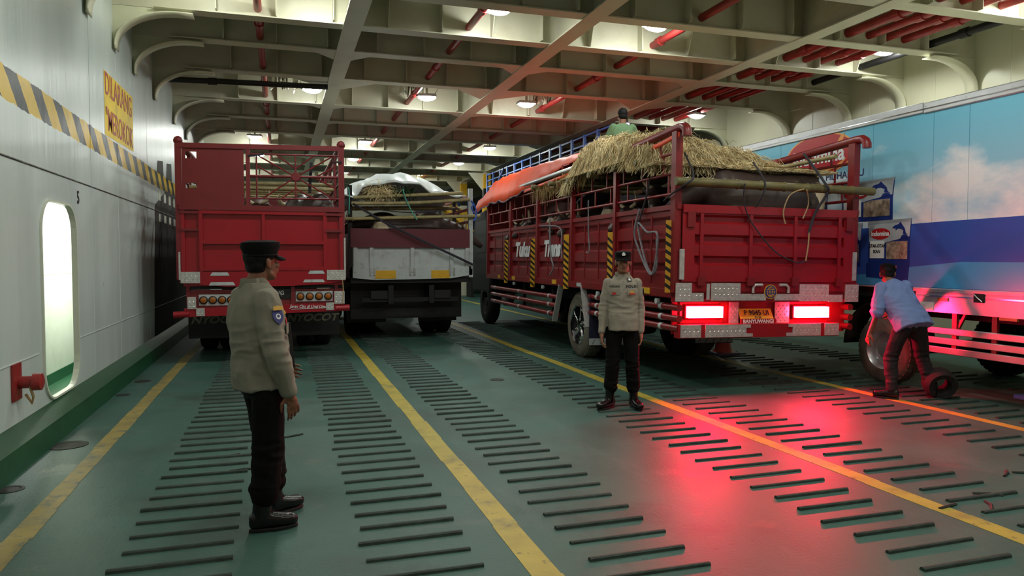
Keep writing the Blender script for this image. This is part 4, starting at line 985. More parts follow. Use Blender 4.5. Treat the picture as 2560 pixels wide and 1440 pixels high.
def core(u, v):
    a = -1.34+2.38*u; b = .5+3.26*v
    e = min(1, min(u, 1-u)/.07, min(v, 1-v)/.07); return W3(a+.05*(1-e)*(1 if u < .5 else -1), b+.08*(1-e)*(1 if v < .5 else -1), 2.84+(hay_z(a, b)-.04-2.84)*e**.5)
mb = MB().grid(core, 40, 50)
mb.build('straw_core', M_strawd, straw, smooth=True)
# straw hanging through the side rails
def gen3b():
    b = random.uniform(2.5, 5.6); a = -1.28+random.uniform(-.05, .1); z = 3.0+random.uniform(-.1, .06)-(.05*(b-3.2)); L = random.uniform(.1, .3)
    d = V((random.gauss(-.3, .2), random.gauss(0, .8), random.gauss(-.8, .35))).normalized()
    return [W3(a+d.x*L*t*.3, b+d.y*L*t, z+d.z*L*t) for t in (0, .5, 1)]
link('straw_layer', straw_mesh('straw_layer', gen3b, 700, M_strawo), straw)
def gen3c():
    if random.random() < .6: a, b, d = -1.32+random.uniform(-.04, .08), random.uniform(.5, 3.8), V((-.25, random.gauss(-.1, .5), -1))
    else: a, b, d = random.uniform(-1.2, .95), .48+random.uniform(-.03, .08), V((random.gauss(0, .55), -.25, -1))
    z = hay_z(a+(.12 if a < -1.2 else 0), b+.15)-random.uniform(.0, .12); L = random.uniform(.1, .34); d.normalize(); e = V((random.gauss(0, .12), random.gauss(0, .12), .03))
    return [W3(a+(d.x*t+e.x*t*t)*L, b+(d.y*t+e.y*t*t)*L, max(z+(d.z*t+e.z*t*t)*L, 2.62)) for t in (0, .35, .7, 1)]
for o_m, nn in ((M_straw, 1700), (M_strawl, 1100), (M_strawo, 900)): link('straw_layer', straw_mesh('straw_layer', gen3c, nn, o_m, rad=.005), straw)
for i, (b, z) in enumerate(((.9, 2.83), (1.6, 2.84), (2.5, 2.85), (3.4, 2.86), (4.3, 2.9), (5.3, 2.93))):
    bamboo('bamboo_pole', W3(-1.42, b, z), W3(1.3, b+.05, z-.02), .045, M_bamboog, ['first', 'second', 'third', 'fourth', 'fifth', 'sixth'][i]+' bamboo cross pole from the tailgate, holding up the straw', 'bamboo cross poles under the straw')
bamboo('bamboo_pole', W3(-1.37, -.10, 2.50), W3(1.40, -.10, 2.485), .052, M_bamboog, 'olive bamboo pole tied across the back of the right lorry, above its tailgate', cat='pole')
bamboo('bamboo_pole', W3(1.16, .3, 2.97), W3(1.16, 2.1, 2.95), .03, M_bamboo, 'pale bamboo pole along the far side rail, beside the red oval logo')
# straps and ropes of the right lorry
def strap(name, pts, wd, m, label, up=(1, 0, 0), cat='strap'):
    mb = MB(); pts = [V(p) for p in pts]; u = V(up)*wd/2
    vs = [q for p in pts for q in (p-u, p+u)]
    mb.add(vs, [(2*i, 2*i+1, 2*i+3, 2*i+2) for i in range(len(pts)-1)])
    o = solidify(mb.build(name, m, smooth=True), .004); return tag(o, label, cat)
strap('orange_strap', [W3(-1.29, -.02, 3.055), W3(-1.29, .12, 3.04), W3(-1.29, .5, 3.0), W3(-1.30, 1.0, 2.975), W3(-1.31, 1.5, 2.95), W3(-1.32, 2.0, 2.96), W3(-1.32, 2.15, 2.93)], .06, M_strapo, 'bright orange webbing strap under the top rail at the straw end', (0, 0, 1))
strap('orange_strap', [W3(-1.29, 3.3, 3.0), W3(-1.3, 4.5, 2.97), W3(-1.29, 6.2, 2.93)], .05, M_strapo, 'orange webbing strap along the rail below the orange tarpaulin', (0, 0, 1))
rope('grey ropes looped over the side panels behind the standing officer', [W3(-1.31, .95, 2.25), W3(-1.33, 1.05, 1.95), W3(-1.31, .95, 1.72), W3(-1.32, .62, 1.42), W3(-1.31, .5, 1.5), W3(-1.32, .42, 1.9), W3(-1.31, .72, 1.94), W3(-1.32, .98, 2.05), W3(-1.31, .7, 1.5), W3(-1.30, .48, 1.46), W3(-1.31, .46, 1.85)], .014, M_rope)
rope('dark rope from the top rail down to the grey rope coil', [W3(-1.29, .72, 2.62), W3(-1.3, .78, 2.4), W3(-1.31, .95, 2.1), W3(-1.31, .98, 1.98)], .012, M_ropeb)
rope('blue grey rope hanging beside the printed lettering', [W3(-1.30, 4.55, 2.3), W3(-1.31, 4.5, 1.9), W3(-1.31, 4.42, 1.62), W3(-1.31, 4.3, 1.45), W3(-1.31, 4.5, 1.3)], .014, M_rope)
rope('pale twine tied over the side boards near the second hazard strip', [W3(-1.29, 5.1, 2.2), W3(-1.31, 4.5, 2.18), W3(-1.31, 3.95, 2.1), W3(-1.31, 3.9, 1.75), W3(-1.31, 3.88, 1.6)], .012, M_rope)
rope('rope end dangling from the middle side panel', [W3(-1.30, 2.75, 2.5), W3(-1.31, 2.7, 2.0), W3(-1.31, 2.65, 1.72), W3(-1.31, 2.78, 1.7)], .010, M_rope)
rope('dark rope lashing the olive bamboo pole near its right end', [W3(.55, .15, 2.95), W3(.62, -.17, 2.55), W3(.66, -.17, 2.44), W3(.58, -.06, 2.2), W3(.50, -.05, 1.95)], .016, M_ropeb)
rope('thin dark rope tied over the middle of the olive bamboo pole', [W3(-.2, .12, 2.8), W3(-.22, -.17, 2.5), W3(-.26, -.05, 2.24)], .010, M_ropeb)
rope('dark rope tied at the left end of the olive bamboo pole', [W3(-1.15, .1, 2.86), W3(-1.18, -.17, 2.56), W3(-1.3, -.17, 2.45), W3(-1.34, .1, 2.35), W3(-1.33, .25, 2.3)], .012, M_ropeb)
rope('thin dark cord sagging slantwise over the glowing tailgate', [W3(-.5, -.17, 2.5), W3(-.46, -.1, 2.3), W3(-.32, -.06, 2.05), W3(.0, -.06, 1.72), W3(.32, -.06, 1.58), W3(.45, -.06, 1.6)], .008, M_ropeb)
rope('pale straw twine hanging over the tailgate top', [W3(.32, -.17, 2.47), W3(.18, -.1, 2.4), W3(.12, -.06, 2.2), W3(.15, -.06, 2.05)], .008, M_twine)
rope('long straw stalk hanging down the right half of the tailgate', [W3(.36, -.17, 2.46), W3(.46, -.08, 2.3), W3(.40, -.06, 2.12)], .008, M_twine)
rope('pale cord hanging from the lashing down to the tailgate ribs', [W3(.5, -.055, 1.95), W3(.49, -.06, 1.8), W3(.46, -.06, 1.6)], .009, M_twine)
# orange tarpaulin over the front half
def tarp3(u, v):
    b = 3.25+7.0*u
    f = clampf((b-3.25)/3.6, 0, 1)
    edge = 3.36-.5*f; ridge = 3.40+.05*math.sin(u*3)
    a0 = -1.02-.34*f; a1 = 1.3
    if v < .22:
        t = v/.22; a = a0+t*(.16+.1*f); z = edge+(ridge-edge)*math.sin(t*PI/2)**.8
    else:
        t = (v-.22)/.78; a = a0+.16+.1*f+t*(a1-a0-.3); z = ridge+.02*math.sin(t*PI)-.25*max(0, t-.85)
    if b > 9.0: z -= (b-9.0)*.30*(1 if v > .1 else .4)
    z += .02*noise.noise(V((a*3, b*4, 2)))+.03*noise.noise(V((b*2.2+a*2, a*1.2, 5)))*(1 if v < .3 else .5)
    if v == 0: z += .05*noise.noise(V((b*1.7, 3, 1)))+.03*noise.noise(V((b*5, 1, 9)))
    a += .035*noise.noise(V((b*3.2, v*4, 11)))*(1 if v < .2 else 0)
    return W3(a, b, z)
tp = MB().grid(tarp3, 70, 26).build('orange_tarpaulin', M_tarpo, smooth=True); solidify(tp, .012); tag(tp, 'creased orange tarpaulin over the front half of the right lorry', 'tarpaulin')
hm = MB(); vs = []
hpts = [tarp3(i/70, 0) for i in range(26, 71)]
hm.tube([p+V((0, 0, -.012)) for p in hpts], .014, 6); hm.build('hem_cord', mat('hem_grey', (120, 118, 132), .7), tp, smooth=True)
# bows carrying the tarpaulin
bamboo('bamboo_pole', W3(-.98, 2.4, 3.33), W3(-1.0, 10.0, 3.30), .035, M_bamboo, 'bamboo ridge pole under the orange tarpaulin, its end out of the straw')
bamboo('bamboo_pole', W3(.9, 3.0, 3.30), W3(.9, 9.8, 3.26), .035, M_bamboo, 'bamboo ridge pole under the far side of the orange tarpaulin')
for b in (4.2, 7.0, 9.0): MB().tube([W3(-1.25, b, 2.8), W3(-1.2, b, 3.2), W3(-.9, b, 3.28), W3(.9, b, 3.26), W3(1.24, b, 2.8)], .02, 8).build('tarp_bow', M_red3, tp)

# ---- middle lorry: white tarpaulin, straw, leaves, bamboo
def interp(tab, x):
    for (x0, y0), (x1, y1) in zip(tab, tab[1:]):
        if x <= x1: return y0+(y1-y0)*clampf((x-x0)/(x1-x0), 0, 1)
    return tab[-1][1]
ztop = [(-1.3, 2.86), (-1.07, 3.06), (-.59, 3.25), (-.12, 3.31), (.35, 3.18), (.71, 3.0), (1.05, 2.86)]
zrim = [(-1.3, 2.80), (-1.08, 2.80), (-.95, 2.96), (-.6, 3.06), (-.1, 3.09), (.15, 3.05), (.4, 2.90), (.7, 2.87), (1.05, 2.84)]
def tarp2(u, v):
    a = -1.3+2.35*u; zr, zt = interp(zrim, a), interp(ztop, a)
    if v < .35: t = v/.35; b = -.02+.55*t; z = zr+(max(zt, zr+.02)-zr)*math.sin(t*PI/2)
    else: t = (v-.35)/.65; b = .53+2.6*t; z = zt+.05*math.sin(t*3)-.3*t*t
    z += .022*noise.noise(V((a*5, b*4, 7)))+.02*math.sin(a*13+b*5)
    return W2(a, b, z)
tw = MB().grid(tarp2, 60, 30).build('white_tarpaulin', M_tarpw, smooth=True); solidify(tw, .012); tag(tw, 'crumpled white tarpaulin humped over the load of the middle lorry', 'tarpaulin')
rim = [tarp2(i/60, 0) for i in range(61)]
MB().tube([V(p)+V((0, -.01, -.008)) for p in rim], .016, 7).build('rolled_hem', M_tarpw, tw, smooth=True)
bamboo('bamboo_pole', W2(-1.1, -.03, 2.765), W2(1.0, -.03, 2.90), .034, M_bamboo, 'topmost bamboo pole across the middle lorry, just under the white tarpaulin')
bamboo('bamboo_pole', W2(-1.15, -.06, 2.655), W2(1.13, -.06, 2.78), .034, M_bamboo, 'second bamboo pole from the top across the middle lorry', sag=.03)
bamboo('bamboo_pole', W2(-1.27, -.06, 2.36), W2(1.34, -.06, 2.46), .034, M_bamboo, 'lowest bamboo pole across the middle lorry, above the maroon board')
for i, (b, z) in enumerate(((.8, 2.6), (1.7, 2.68), (2.6, 2.72))):
    bamboo('bamboo_pole', W2(-1.14, b, z), W2(1.14, b, z+.06), .032, M_bamboo, ['nearest', 'middle', 'farthest'][i]+' of three dim bamboo poles inside the middle lorry', 'bamboo poles inside the middle lorry')
def gen2():
    a = random.gauss(-.62, .14); z = 2.92+random.gauss(0, .07); b = random.uniform(.0, .35)
    d = V((random.gauss(0, .6), random.gauss(-.6, .4), random.gauss(-.35, .4))).normalized(); L = random.uniform(.08, .22)
    return [V(W2(a+d.x*L*t, b+d.y*L*t, z+d.z*L*t-.04*t*t)) for t in (0, .5, 1)]
o = tag(link('straw_bundle', straw_mesh('straw_bundle', gen2, 1100, M_straw, rad=.006)), 'bundle of straw poking out under the white tarpaulin', 'straw', kind='stuff')
lv = MB()
for _ in range(190):
    a = random.gauss(-.12, .15); z = 2.92+random.gauss(0, .07); b = random.uniform(-.02, .3); L = random.uniform(.1, .2); wd = .014
    d = V((random.gauss(.1, .6), random.gauss(-.6, .4), random.gauss(-.5, .4))).normalized(); s = d.cross(V((.3, .2, .9))).normalized()*wd
    p = V(W2(a, b, z)); lv.add([p, p+d*L*.4+s, p+d*L*.4-s, p+d*L+V((0, 0, -.02))], [(0, 1, 3), (0, 3, 2)])
tag(lv.build('leaf_bundle', M_leaf), 'bunch of green fodder leaves under the white tarpaulin beside the straw', 'leaves', kind='stuff')
strap('dark_strap', [W2(-1.12, -.10, 2.64), W2(-.5, -.12, 2.28), W2(.2, -.12, 1.95), W2(.75, -.10, 1.70), W2(1.19, -.06, 1.50)], .05, M_ropeb, 'long dark strap slanting across the white tailgate', (0, 0, 1))
rope('teal cord from the tarpaulin down to the lowest bamboo pole', [W2(-.18, -.05, 2.95), W2(-.14, -.1, 2.76), W2(-.02, -.1, 2.52), W2(.08, -.1, 2.36)], .012, M_ropeg)
rope('blue rope tied round the right corner post of the middle lorry', [W2(1.15, -.1, 2.75), W2(1.2, -.08, 2.68), W2(1.16, -.1, 2.6), W2(1.26, -.08, 2.45), W2(1.2, -.1, 2.36), W2(1.27, -.06, 2.5), W2(1.22, -.06, 2.7)], .016, M_ropebl)
rope('green rope tied at the left corner post of the middle lorry', [W2(-1.2, -.05, 2.95), W2(-1.19, -.1, 2.75), W2(-1.2, -.08, 2.45)], .012, M_ropeg)
rope('dark wire sagging between the bamboo poles of the middle lorry', [W2(-.75, -.05, 2.56), W2(-.4, -.06, 2.52), W2(0, -.06, 2.50), W2(.4, -.06, 2.53), W2(.9, -.05, 2.6)], .01, M_ropeb)
# ---- left lorry: bamboo poles lashed across the load
for i, (b, z) in enumerate(((.9, 2.78), (1.5, 2.92), (2.1, 2.84), (2.7, 3.0), (3.3, 2.9), (3.9, 3.04), (4.5, 2.95), (5.1, 3.06), (5.7, 3.0), (6.3, 3.08))):
    bamboo('bamboo_pole', W1(-1.15, b, z), W1(1.15, b, z+.02), .032, M_bamboo, ['first', 'second', 'third', 'fourth', 'fifth', 'sixth', 'seventh', 'eighth', 'ninth', 'tenth'][i]+' bamboo pole behind the open red gate, counted from the gate', 'bamboo poles across the left lorry')
rope('short dark stick of rope standing behind the open gate', [W1(.72, .5, 2.7), W1(.73, .5, 2.9), W1(.75, .5, 3.2)], .025, M_ropeb, name='rope_end')
rope('pale twines hanging at the lower right corner of the left lorry', [W1(1.19, -.06, 1.28), W1(1.2, -.07, 1.1), W1(1.19, -.07, .9)], .007, M_twine)

# ============================================================ CONE
c = thing('traffic_cone', 'red traffic cone standing behind the glowing lorry', 'cone', (7.12, 10.6, 0))
MB().lathe([(.185, .05), (.15, .07), (.14, .09), (.04, .68), (.03, .7)], 28).build('cone_body', M_conered, c, smooth=True)
bevel(MB().box(-.21, .21, -.21, .21, 0, .05).build('cone_base', M_conebase, c), .02)
MB().lathe([(.108, .28), (.085, .42)], 28).build('reflective_band', M_twhite, c, smooth=True)
# ============================================================ ORGANIC BODIES
def cap(mb, p0, p1, r0, r1, n=12):
    p0, p1 = V(p0), V(p1); d = (p1-p0)
    if d.length < 1e-5: d = V((0, 0, 1e-3))
    d.normalize(); pts = []; rs = []
    for k in range(5):
        a = PI/2*k/4; pts.append(p0-d*r0*math.cos(a)); rs.append(max(1e-4, r0*math.sin(a)))
    for k in range(5):
        a = PI/2*k/4; pts.append(p1+d*r1*math.sin(a)); rs.append(max(1e-4, r1*math.cos(a)))
    mb.tube(pts, rs, n)
def chain(mb, pts, rs):
    for i in range(len(pts)-1): cap(mb, pts[i], pts[i+1], rs[i], rs[i+1])
def ell(mb, c, r, R=None, n=14):
    c = V(c); vs = []
    for j in range(1, 9):
        ph = PI*j/9
        for k in range(n):
            a = 2*PI*k/n; p = V((r[0]*math.sin(ph)*math.cos(a), r[1]*math.sin(ph)*math.sin(a), r[2]*math.cos(ph)))
            vs.append(c+(R @ p if R else p))
    fs = [(j*n+k, j*n+(k+1) % n, (j+1)*n+(k+1) % n, (j+1)*n+k) for j in range(7) for k in range(n)]
    top = V((0, 0, r[2])); vs.append(c+(R @ top if R else top)); vs.append(c-(R @ top if R else top)); t = len(vs)-2
    fs += [(t, (k+1) % n, k) for k in range(n)]+[(t+1, 7*n+k, 7*n+(k+1) % n) for k in range(n)]
    mb.add(vs, fs)
def loft(mb, rings, n=24, pw=2.0):
    """rings: (centre, x axis vector*rx, y axis vector*ry); superellipse power pw"""
    vs = []
    for c, ax, ay in rings:
        for k in range(n):
            a = 2*PI*k/n; co, si = math.cos(a), math.sin(a)
            e = 2/pw; x = math.copysign(abs(co)**e, co); y = math.copysign(abs(si)**e, si)
            vs.append(V(c)+V(ax)*x+V(ay)*y)
    m = len(rings)
    mb.add(vs, [(j*n+k, j*n+(k+1) % n, (j+1)*n+(k+1) % n, (j+1)*n+k) for j in range(m-1) for k in range(n)]+[tuple(range(n-1, -1, -1)), tuple(range((m-1)*n, m*n))])
def remesh(name, mb, voxel, smooth, m, deco=None):
    me = mb.mesh(name, m); o = bpy.data.objects.new(name, me); COL.objects.link(o)
    r = o.modifiers.new('r', 'REMESH'); r.mode = 'VOXEL'; r.voxel_size = voxel
    if smooth: s = o.modifiers.new('s', 'SMOOTH'); s.factor = .5; s.iterations = smooth
    dg = bpy.context.evaluated_depsgraph_get(); dg.update()
    out = bpy.data.meshes.new_from_object(o.evaluated_get(dg)); out.name = name
    bpy.data.objects.remove(o); bpy.data.meshes.remove(me)
    if not out.materials: out.materials.append(m)
    for p in out.polygons: p.use_smooth = True
    return out
def displace(me, fn):
    nrm = [v.normal.copy() for v in me.vertices]
    for v, n in zip(me.vertices, nrm): v.co += n*fn(v.co, n)
    me.update()

# ------------------------------------------------------------ cattle
def cow_mesh(hx, hz, look, hy=1.12):
    mb = MB()
    R = lambda y, z, rx, rz: ((0, y, z), (rx, 0, 0), (0, 0, rz))
    loft(mb, [R(-.80, .98, .10, .14), R(-.72, .99, .21, .26), R(-.5, 1.0, .27, .31), R(-.2, .95, .31, .34), R(.1, .94, .32, .36), R(.35, .98, .28, .36), R(.55, 1.02, .21, .32), R(.68, 1.05, .13, .2)], 20)
    ell(mb, (0, .38, 1.28), (.10, .26, .09)); ell(mb, (0, -.62, 1.22), (.13, .16, .10))
    hp = V((hx, hy, hz))
    chain(mb, [(0, .5, 1.12), (hx*.5, .26+hy*.5, (1.12+hz)/2+.03), hp], [.24, .16, .115])
    d = V((math.sin(look), math.cos(look)*.8, -.62)).normalized(); mz = hp+d*.38
    chain(mb, [hp, hp+d*.2, mz], [.115, .09, .065]); ell(mb, mz+V((0, 0, -.0)), (.07, .06, .06))
    s = d.cross(V((0, 0, 1))).normalized()
    for k in (-1, 1):
        e0 = hp+s*.09*k+V((0, -.03, .06)); mb.tube([e0, e0+s*.08*k+V((0, -.02, -.0)), e0+s*.2*k+V((0, -.03, -.05))], [.02, .05, .012], 8)
        cap(mb, (k*.15, .42, .85), (k*.15, .45, .50), .11, .062); cap(mb, (k*.15, .45, .50), (k*.15, .43, .06), .055, .045); ell(mb, (k*.15, .45, .045), (.055, .07, .045))
        cap(mb, (k*.17, -.55, .92), (k*.16, -.46, .62), .15, .085); cap(mb, (k*.16, -.46, .62), (k*.15, -.64, .42), .075, .05); cap(mb, (k*.15, -.64, .42), (k*.15, -.58, .06), .048, .042); ell(mb, (k*.15, -.56, .045), (.055, .07, .045))
    return mb, hp, d, s
def make_cow(label, M, loc, rz, scale=1., hx=0., hz=1.12, look=0., white=True, horns=True, brown=False, group='cattle standing in the lorries', hy=1.12):
    mb, hp, d, s = cow_mesh(hx, hz, look, hy)
    hm = M_hideb if brown else M_hide
    me = remesh('hide_body', mb, .022, 5, hm)
    me.materials.clear(); me.materials.append(hm); me.materials.append(M_rump)
    if white:
        for p in me.polygons:
            c = p.center
            if (c.y < -.53+.08*noise.noise(c*5) and .4 < c.z < 1.17) or (c.z < .48 and abs(c.x) < .3): p.material_index = 1
    L = M @ V(loc)
    t = thing('cow', label, 'cow', L, group=group)
    t.rotation_euler = (0, 0, M.to_euler().z+rz); t.scale = (scale,)*3
    link('hide_body', me, t)
    tl = MB(); tl.tube([(0, -.80, 1.08), (.02, -.86, .95), (.03, -.87, .6), (.02, -.85, .42)], [.035, .022, .016, .035], 8); tl.build('tail', hm, t, smooth=True)
    for k in (-1, 1):
        if horns:
            h0 = hp+s*.06*k+V((0, -.02, .09)); MB().tube([h0, h0+s*.09*k+V((0, .0, .05)), h0+s*.13*k+V((0, .02, .14)), h0+s*.11*k+V((0, .03, .22))], [.03, .026, .017, .005], 8).build('horn', M_horn, t, smooth=True)
        e = hp+d*.12+s*.078*k+V((0, 0, .02)); eb = MB(); ell(eb, e, (.018, .018, .018)); eb.build('eye', M_iris, t, smooth=True)
        e0 = hp+s*.12*k+V((0, .0, .055)); eb = MB(); ell(eb, e0+s*.07*k+V((0, .022, -.01)), (.05, .012, .026), V((1, 0, 0)).rotation_difference(s*k).to_matrix()); eb.build('ear_lining', M_earin, t, smooth=True)
    return t
I4 = Matrix.Translation((-.24, 12, 0)); I5 = Matrix.Translation((2.435, 14, 0))
Z3, Z1 = 1.22, 1.25
make_cow('dark cow with a white rump behind the olive bamboo pole and glowing tailgate', M3, (.2, .56, Z3+.0), PI/2, 1.17, .12, .98, 1.2, hy=.88)
make_cow('dark cow with pale ears looking out through the side rails by the straw', M3, (.2, 1.4, Z3), PI/2, 1.06, -.05, 1.2, -.9, True, True, False, hy=1.0)
for i, (b, sgn) in enumerate(((2.15, 1), (3.0, -1), (3.9, 1), (4.8, 1), (5.7, -1), (6.7, 1), (7.7, 1))):
    make_cow(['dark cow in shade behind the second bay of side rails', 'dark cow turned away behind the second bay of side rails', 'dark cow in shade behind the third bay of side rails', 'dark cow in shade under the rear edge of the orange tarpaulin', 'dark cow turned away under the orange tarpaulin', 'dark cow under the middle of the orange tarpaulin', 'dark cow under the front of the orange tarpaulin'][i], M3, (.15*sgn, b, Z3), sgn*PI/2, 1.0, .1*(i % 3-1), 1.05+.05*(i % 2), .3*(i % 3-1))
make_cow('dark bulky cow with its back turned at the right of the open red gate', I4, (.72, 1.3, Z1), .25, 1.12, 0, 1.1, 0, False)
make_cow('greyish cow lying across just inside the open red gate', I4, (.1, .62, Z1-.12), PI/2-.1, 1.0, 0, 1.0, .2, False, brown=True)
make_cow('horned cow facing the camera at the left of the open red gate', I4, (-.25, 2.5, Z1), PI+.2, 1.1, .1, 1.1, .4, True, True, True)
make_cow('horned cow deeper in the left lorry behind the gate braces', I4, (.45, 3.6, Z1), PI-.1, 1.1, -.1, 1.14, -.3, True, True)
make_cow('cow at the far left of the left lorry, half hidden by the red panel', I4, (-.75, 1.4, Z1), .1, 1.05, 0, 1.1, 0, True)
make_cow('dark cow standing across the back of the middle lorry', I5, (.1, .55, Z1-.06), -PI/2, .98, 0, .95, .1, True)
make_cow('dark cow standing in the middle lorry under the white tarpaulin', I5, (0, 1.4, Z1), PI/2, .98, 0, 1.0, 0, True)
make_cow('brown cow deep in the middle lorry', I5, (.1, 2.4, Z1), -PI/2, .98, 0, 1.0, 0, True, brown=True)

# ------------------------------------------------------------ people
def hand(mb, w, d, up, thumb, curl=.5, s=1.):
    """w wrist, d finger direction, up: back-of-hand normal, thumb: side vector towards the thumb"""
    w, d, up, th = V(w), V(d).normalized(), V(up).normalized(), V(thumb).normalized()
    R = Matrix((th, d, up)).transposed()
    ell(mb, w+d*.048*s, (.037*s, .052*s, .017*s), R)
    cap(mb, w-d*.02, w+d*.03*s, .024*s, .026*s)
    for i, (o, L) in enumerate(((.031, .086), (.0105, .096), (-.011, .090), (-.032, .072))):
        p0 = w+d*.082*s+th*o*s; a = curl*(.55+.12*i); v = d.copy(); p = p0; r = .0096*s
        dirs = []
        ang = a*.6
        for seg, f in enumerate((.45, .31, .24)):
            v = d*math.cos(ang)-up*math.sin(ang)+th*o*1.6
            v.normalize(); q = p+v*L*f*s; cap(mb, p, q, r, r*.9, 8); p = q; r *= .9; ang += a
    p0 = w+d*.02*s+th*.028*s; p1 = p0+(th*.75+d*.65-up*.25).normalized()*.040*s; p2 = p1+(th*.25+d*.9-up*.35).normalized()*.032*s; p3 = p2+(d*.9-up*.4).normalized()*.024*s
    chain(mb, [p0, p1, p2, p3], [.0145*s, .0115*s, .0098*s, .0082*s])
def head_prims(mb, H):
    """H: 4x4 frame at the head centre (x right, y forward, z up); face detail"""
    R = H.to_3x3(); P = lambda x, y, z: H @ V((x, y, z))
    ell(mb, P(0, -.012, .028), (.076, .096, .088), R)
    ell(mb, P(0, .030, -.035), (.060, .062, .075), R)
    ell(mb, P(0, .050, -.088), (.034, .034, .026), R)
    cap(mb, P(-.045, .02, -.07), P(-.015, .058, -.09), .021, .022); cap(mb, P(.045, .02, -.07), P(.015, .058, -.09), .021, .022)
    cap(mb, P(0, .082, .012), P(0, .103, -.026), .010, .0155); ell(mb, P(-.013, .092, -.03), (.011, .012, .009), R); ell(mb, P(.013, .092, -.03), (.011, .012, .009), R)
    cap(mb, P(-.032, .078, .022), P(.032, .078, .022), .013, .013)
    for s in (-1, 1):
        ell(mb, P(s*.038, .066, -.022), (.022, .02, .018), R)
        E_ = R @ Euler((.15, 0, s*.35)).to_matrix()
        ell(mb, P(s*.079, -.008, -.008), (.010, .021, .034), E_); ell(mb, P(s*.076, -.002, -.034), (.009, .012, .012), R)
    cap(mb, P(-.016, .090, -.052), P(.016, .090, -.052), .0085, .0085); cap(mb, P(-.013, .089, -.064), P(.013, .089, -.064), .009, .009)
def head_parts(t, H, skin):
    R = H.to_3x3(); P = lambda x, y, z: H @ V((x, y, z))
    for s in (-1, 1):
        b = MB(); ell(b, P(s*.031, .069, .002), (.0145, .012, .0085), R); e = b.build('eye', M_eye, t, smooth=True)
        b = MB(); ell(b, P(s*.030, .0785, .002), (.0068, .0045, .0068), R); b.build('iris', M_iris, e, smooth=True)
        MB().tube([P(s*.014, .090, .021), P(s*.032, .089, .027), P(s*.05, .076, .022)], [.004, .005, .003], 6).build('eyebrow', M_hair, t, smooth=True)
    MB().tube([P(-.022, .092, -.056), P(-.008, .0985, -.054), P(.008, .0985, -.054), P(.022, .092, -.056)], [.003, .0062, .0062, .003], 8).build('lips', M_lip, t, smooth=True)
def ring(c, xa, ya, rx, ry): return (c, V(xa)*rx, V(ya)*ry)
def person(label, loc, rz, P, skin, voxel=.006):
    """P: joints in the person's own frame (x right, y forward, z up)"""
    t = thing('person', label, 'person', loc, (0, 0, rz))
    J = {k: V(v) if isinstance(v, (tuple, list)) else v for k, v in P.items()}
    mb = MB()
    H = Matrix.Translation(J['head']) @ Euler((J.get('pitch', 0), J.get('tilt', 0), J.get('turn', 0)), 'ZXY' if False else 'XYZ').to_matrix().to_4x4()
    J['H'] = H
    head_prims(mb, H)
    cap(mb, J['neck']-V((0, 0, .03)), H @ V((0, -.02, -.05)), .060, .056)
    xa = (J['shR']-J['shL']).normalized(); J['xa'] = xa
    sp = (J['chest']-J['pelvis']).normalized(); fa = sp.cross(xa).normalized()*1; fa = fa if fa.dot(V((0, 1, 0))) > -.3 else -fa; J['fa'] = fa; J['sp'] = sp
    w_ = (J['shR']-J['shL']).length/2/.18*.9
    loft(mb, [ring(J['pelvis']-sp*.08, xa, fa, .115, .08), ring(J['pelvis'], xa, fa, .125, .085), ring(J['pelvis'].lerp(J['chest'], .4), xa, fa, .115*w_, .085), ring(J['chest'], xa, fa, .14*w_, .09), ring(J['chest'].lerp(J['neck'], .55), xa, fa, .11*w_, .07), ring(J['neck'], xa, fa, .06, .055)], 20)
    for s in 'LR':
        chain(mb, [J['sh'+s]-J['xa']*(.012 if s == 'R' else -.012), J['el'+s], J['wr'+s]], [.038, .032, .025])
        hd = J.get('hd'+s, (J['wr'+s]-J['el'+s]).normalized()); hd = V(hd)
        up = V(J.get('up'+s, xa*(1 if s == 'R' else -1))); up = (up-hd.normalized()*up.dot(hd.normalized())).normalized()
        th = V(J.get('th'+s, hd.cross(up)*(1 if s == 'R' else -1))); th = (th-hd.normalized()*th.dot(hd.normalized())); th = (th-up*th.dot(up)).normalized()
        hand(mb, J['wr'+s]+hd.normalized()*.012, hd, up, th, J.get('curl', .55))
        chain(mb, [J['hip'+s], J['kn'+s], J['an'+s]], [.075, .050, .035])
        td = V(J.get('toe'+s, (0, 1, 0))).normalized(); cap(mb, J['an'+s]-V((0, 0, .04)), J['an'+s]+td*.13-V((0, 0, .06)), .032, .026)
    me = remesh('skin_body', mb, voxel, 5, skin); link('skin_body', me, t); head_parts(t, H, skin)
    return t, J
def folds(seed, amp, stretch=(1, 1, 1), sc=14):
    S = V(stretch)
    def f(c, n):
        q = V((c.x*S.x, c.y*S.y, c.z*S.z))
        a = noise.noise(q*sc+V((seed, 0, 0))); b = noise.noise(q*sc*2.1+V((0, seed, 0)))
        return amp*((1-abs(a)*2.2)*.8+b*.35)
    return f
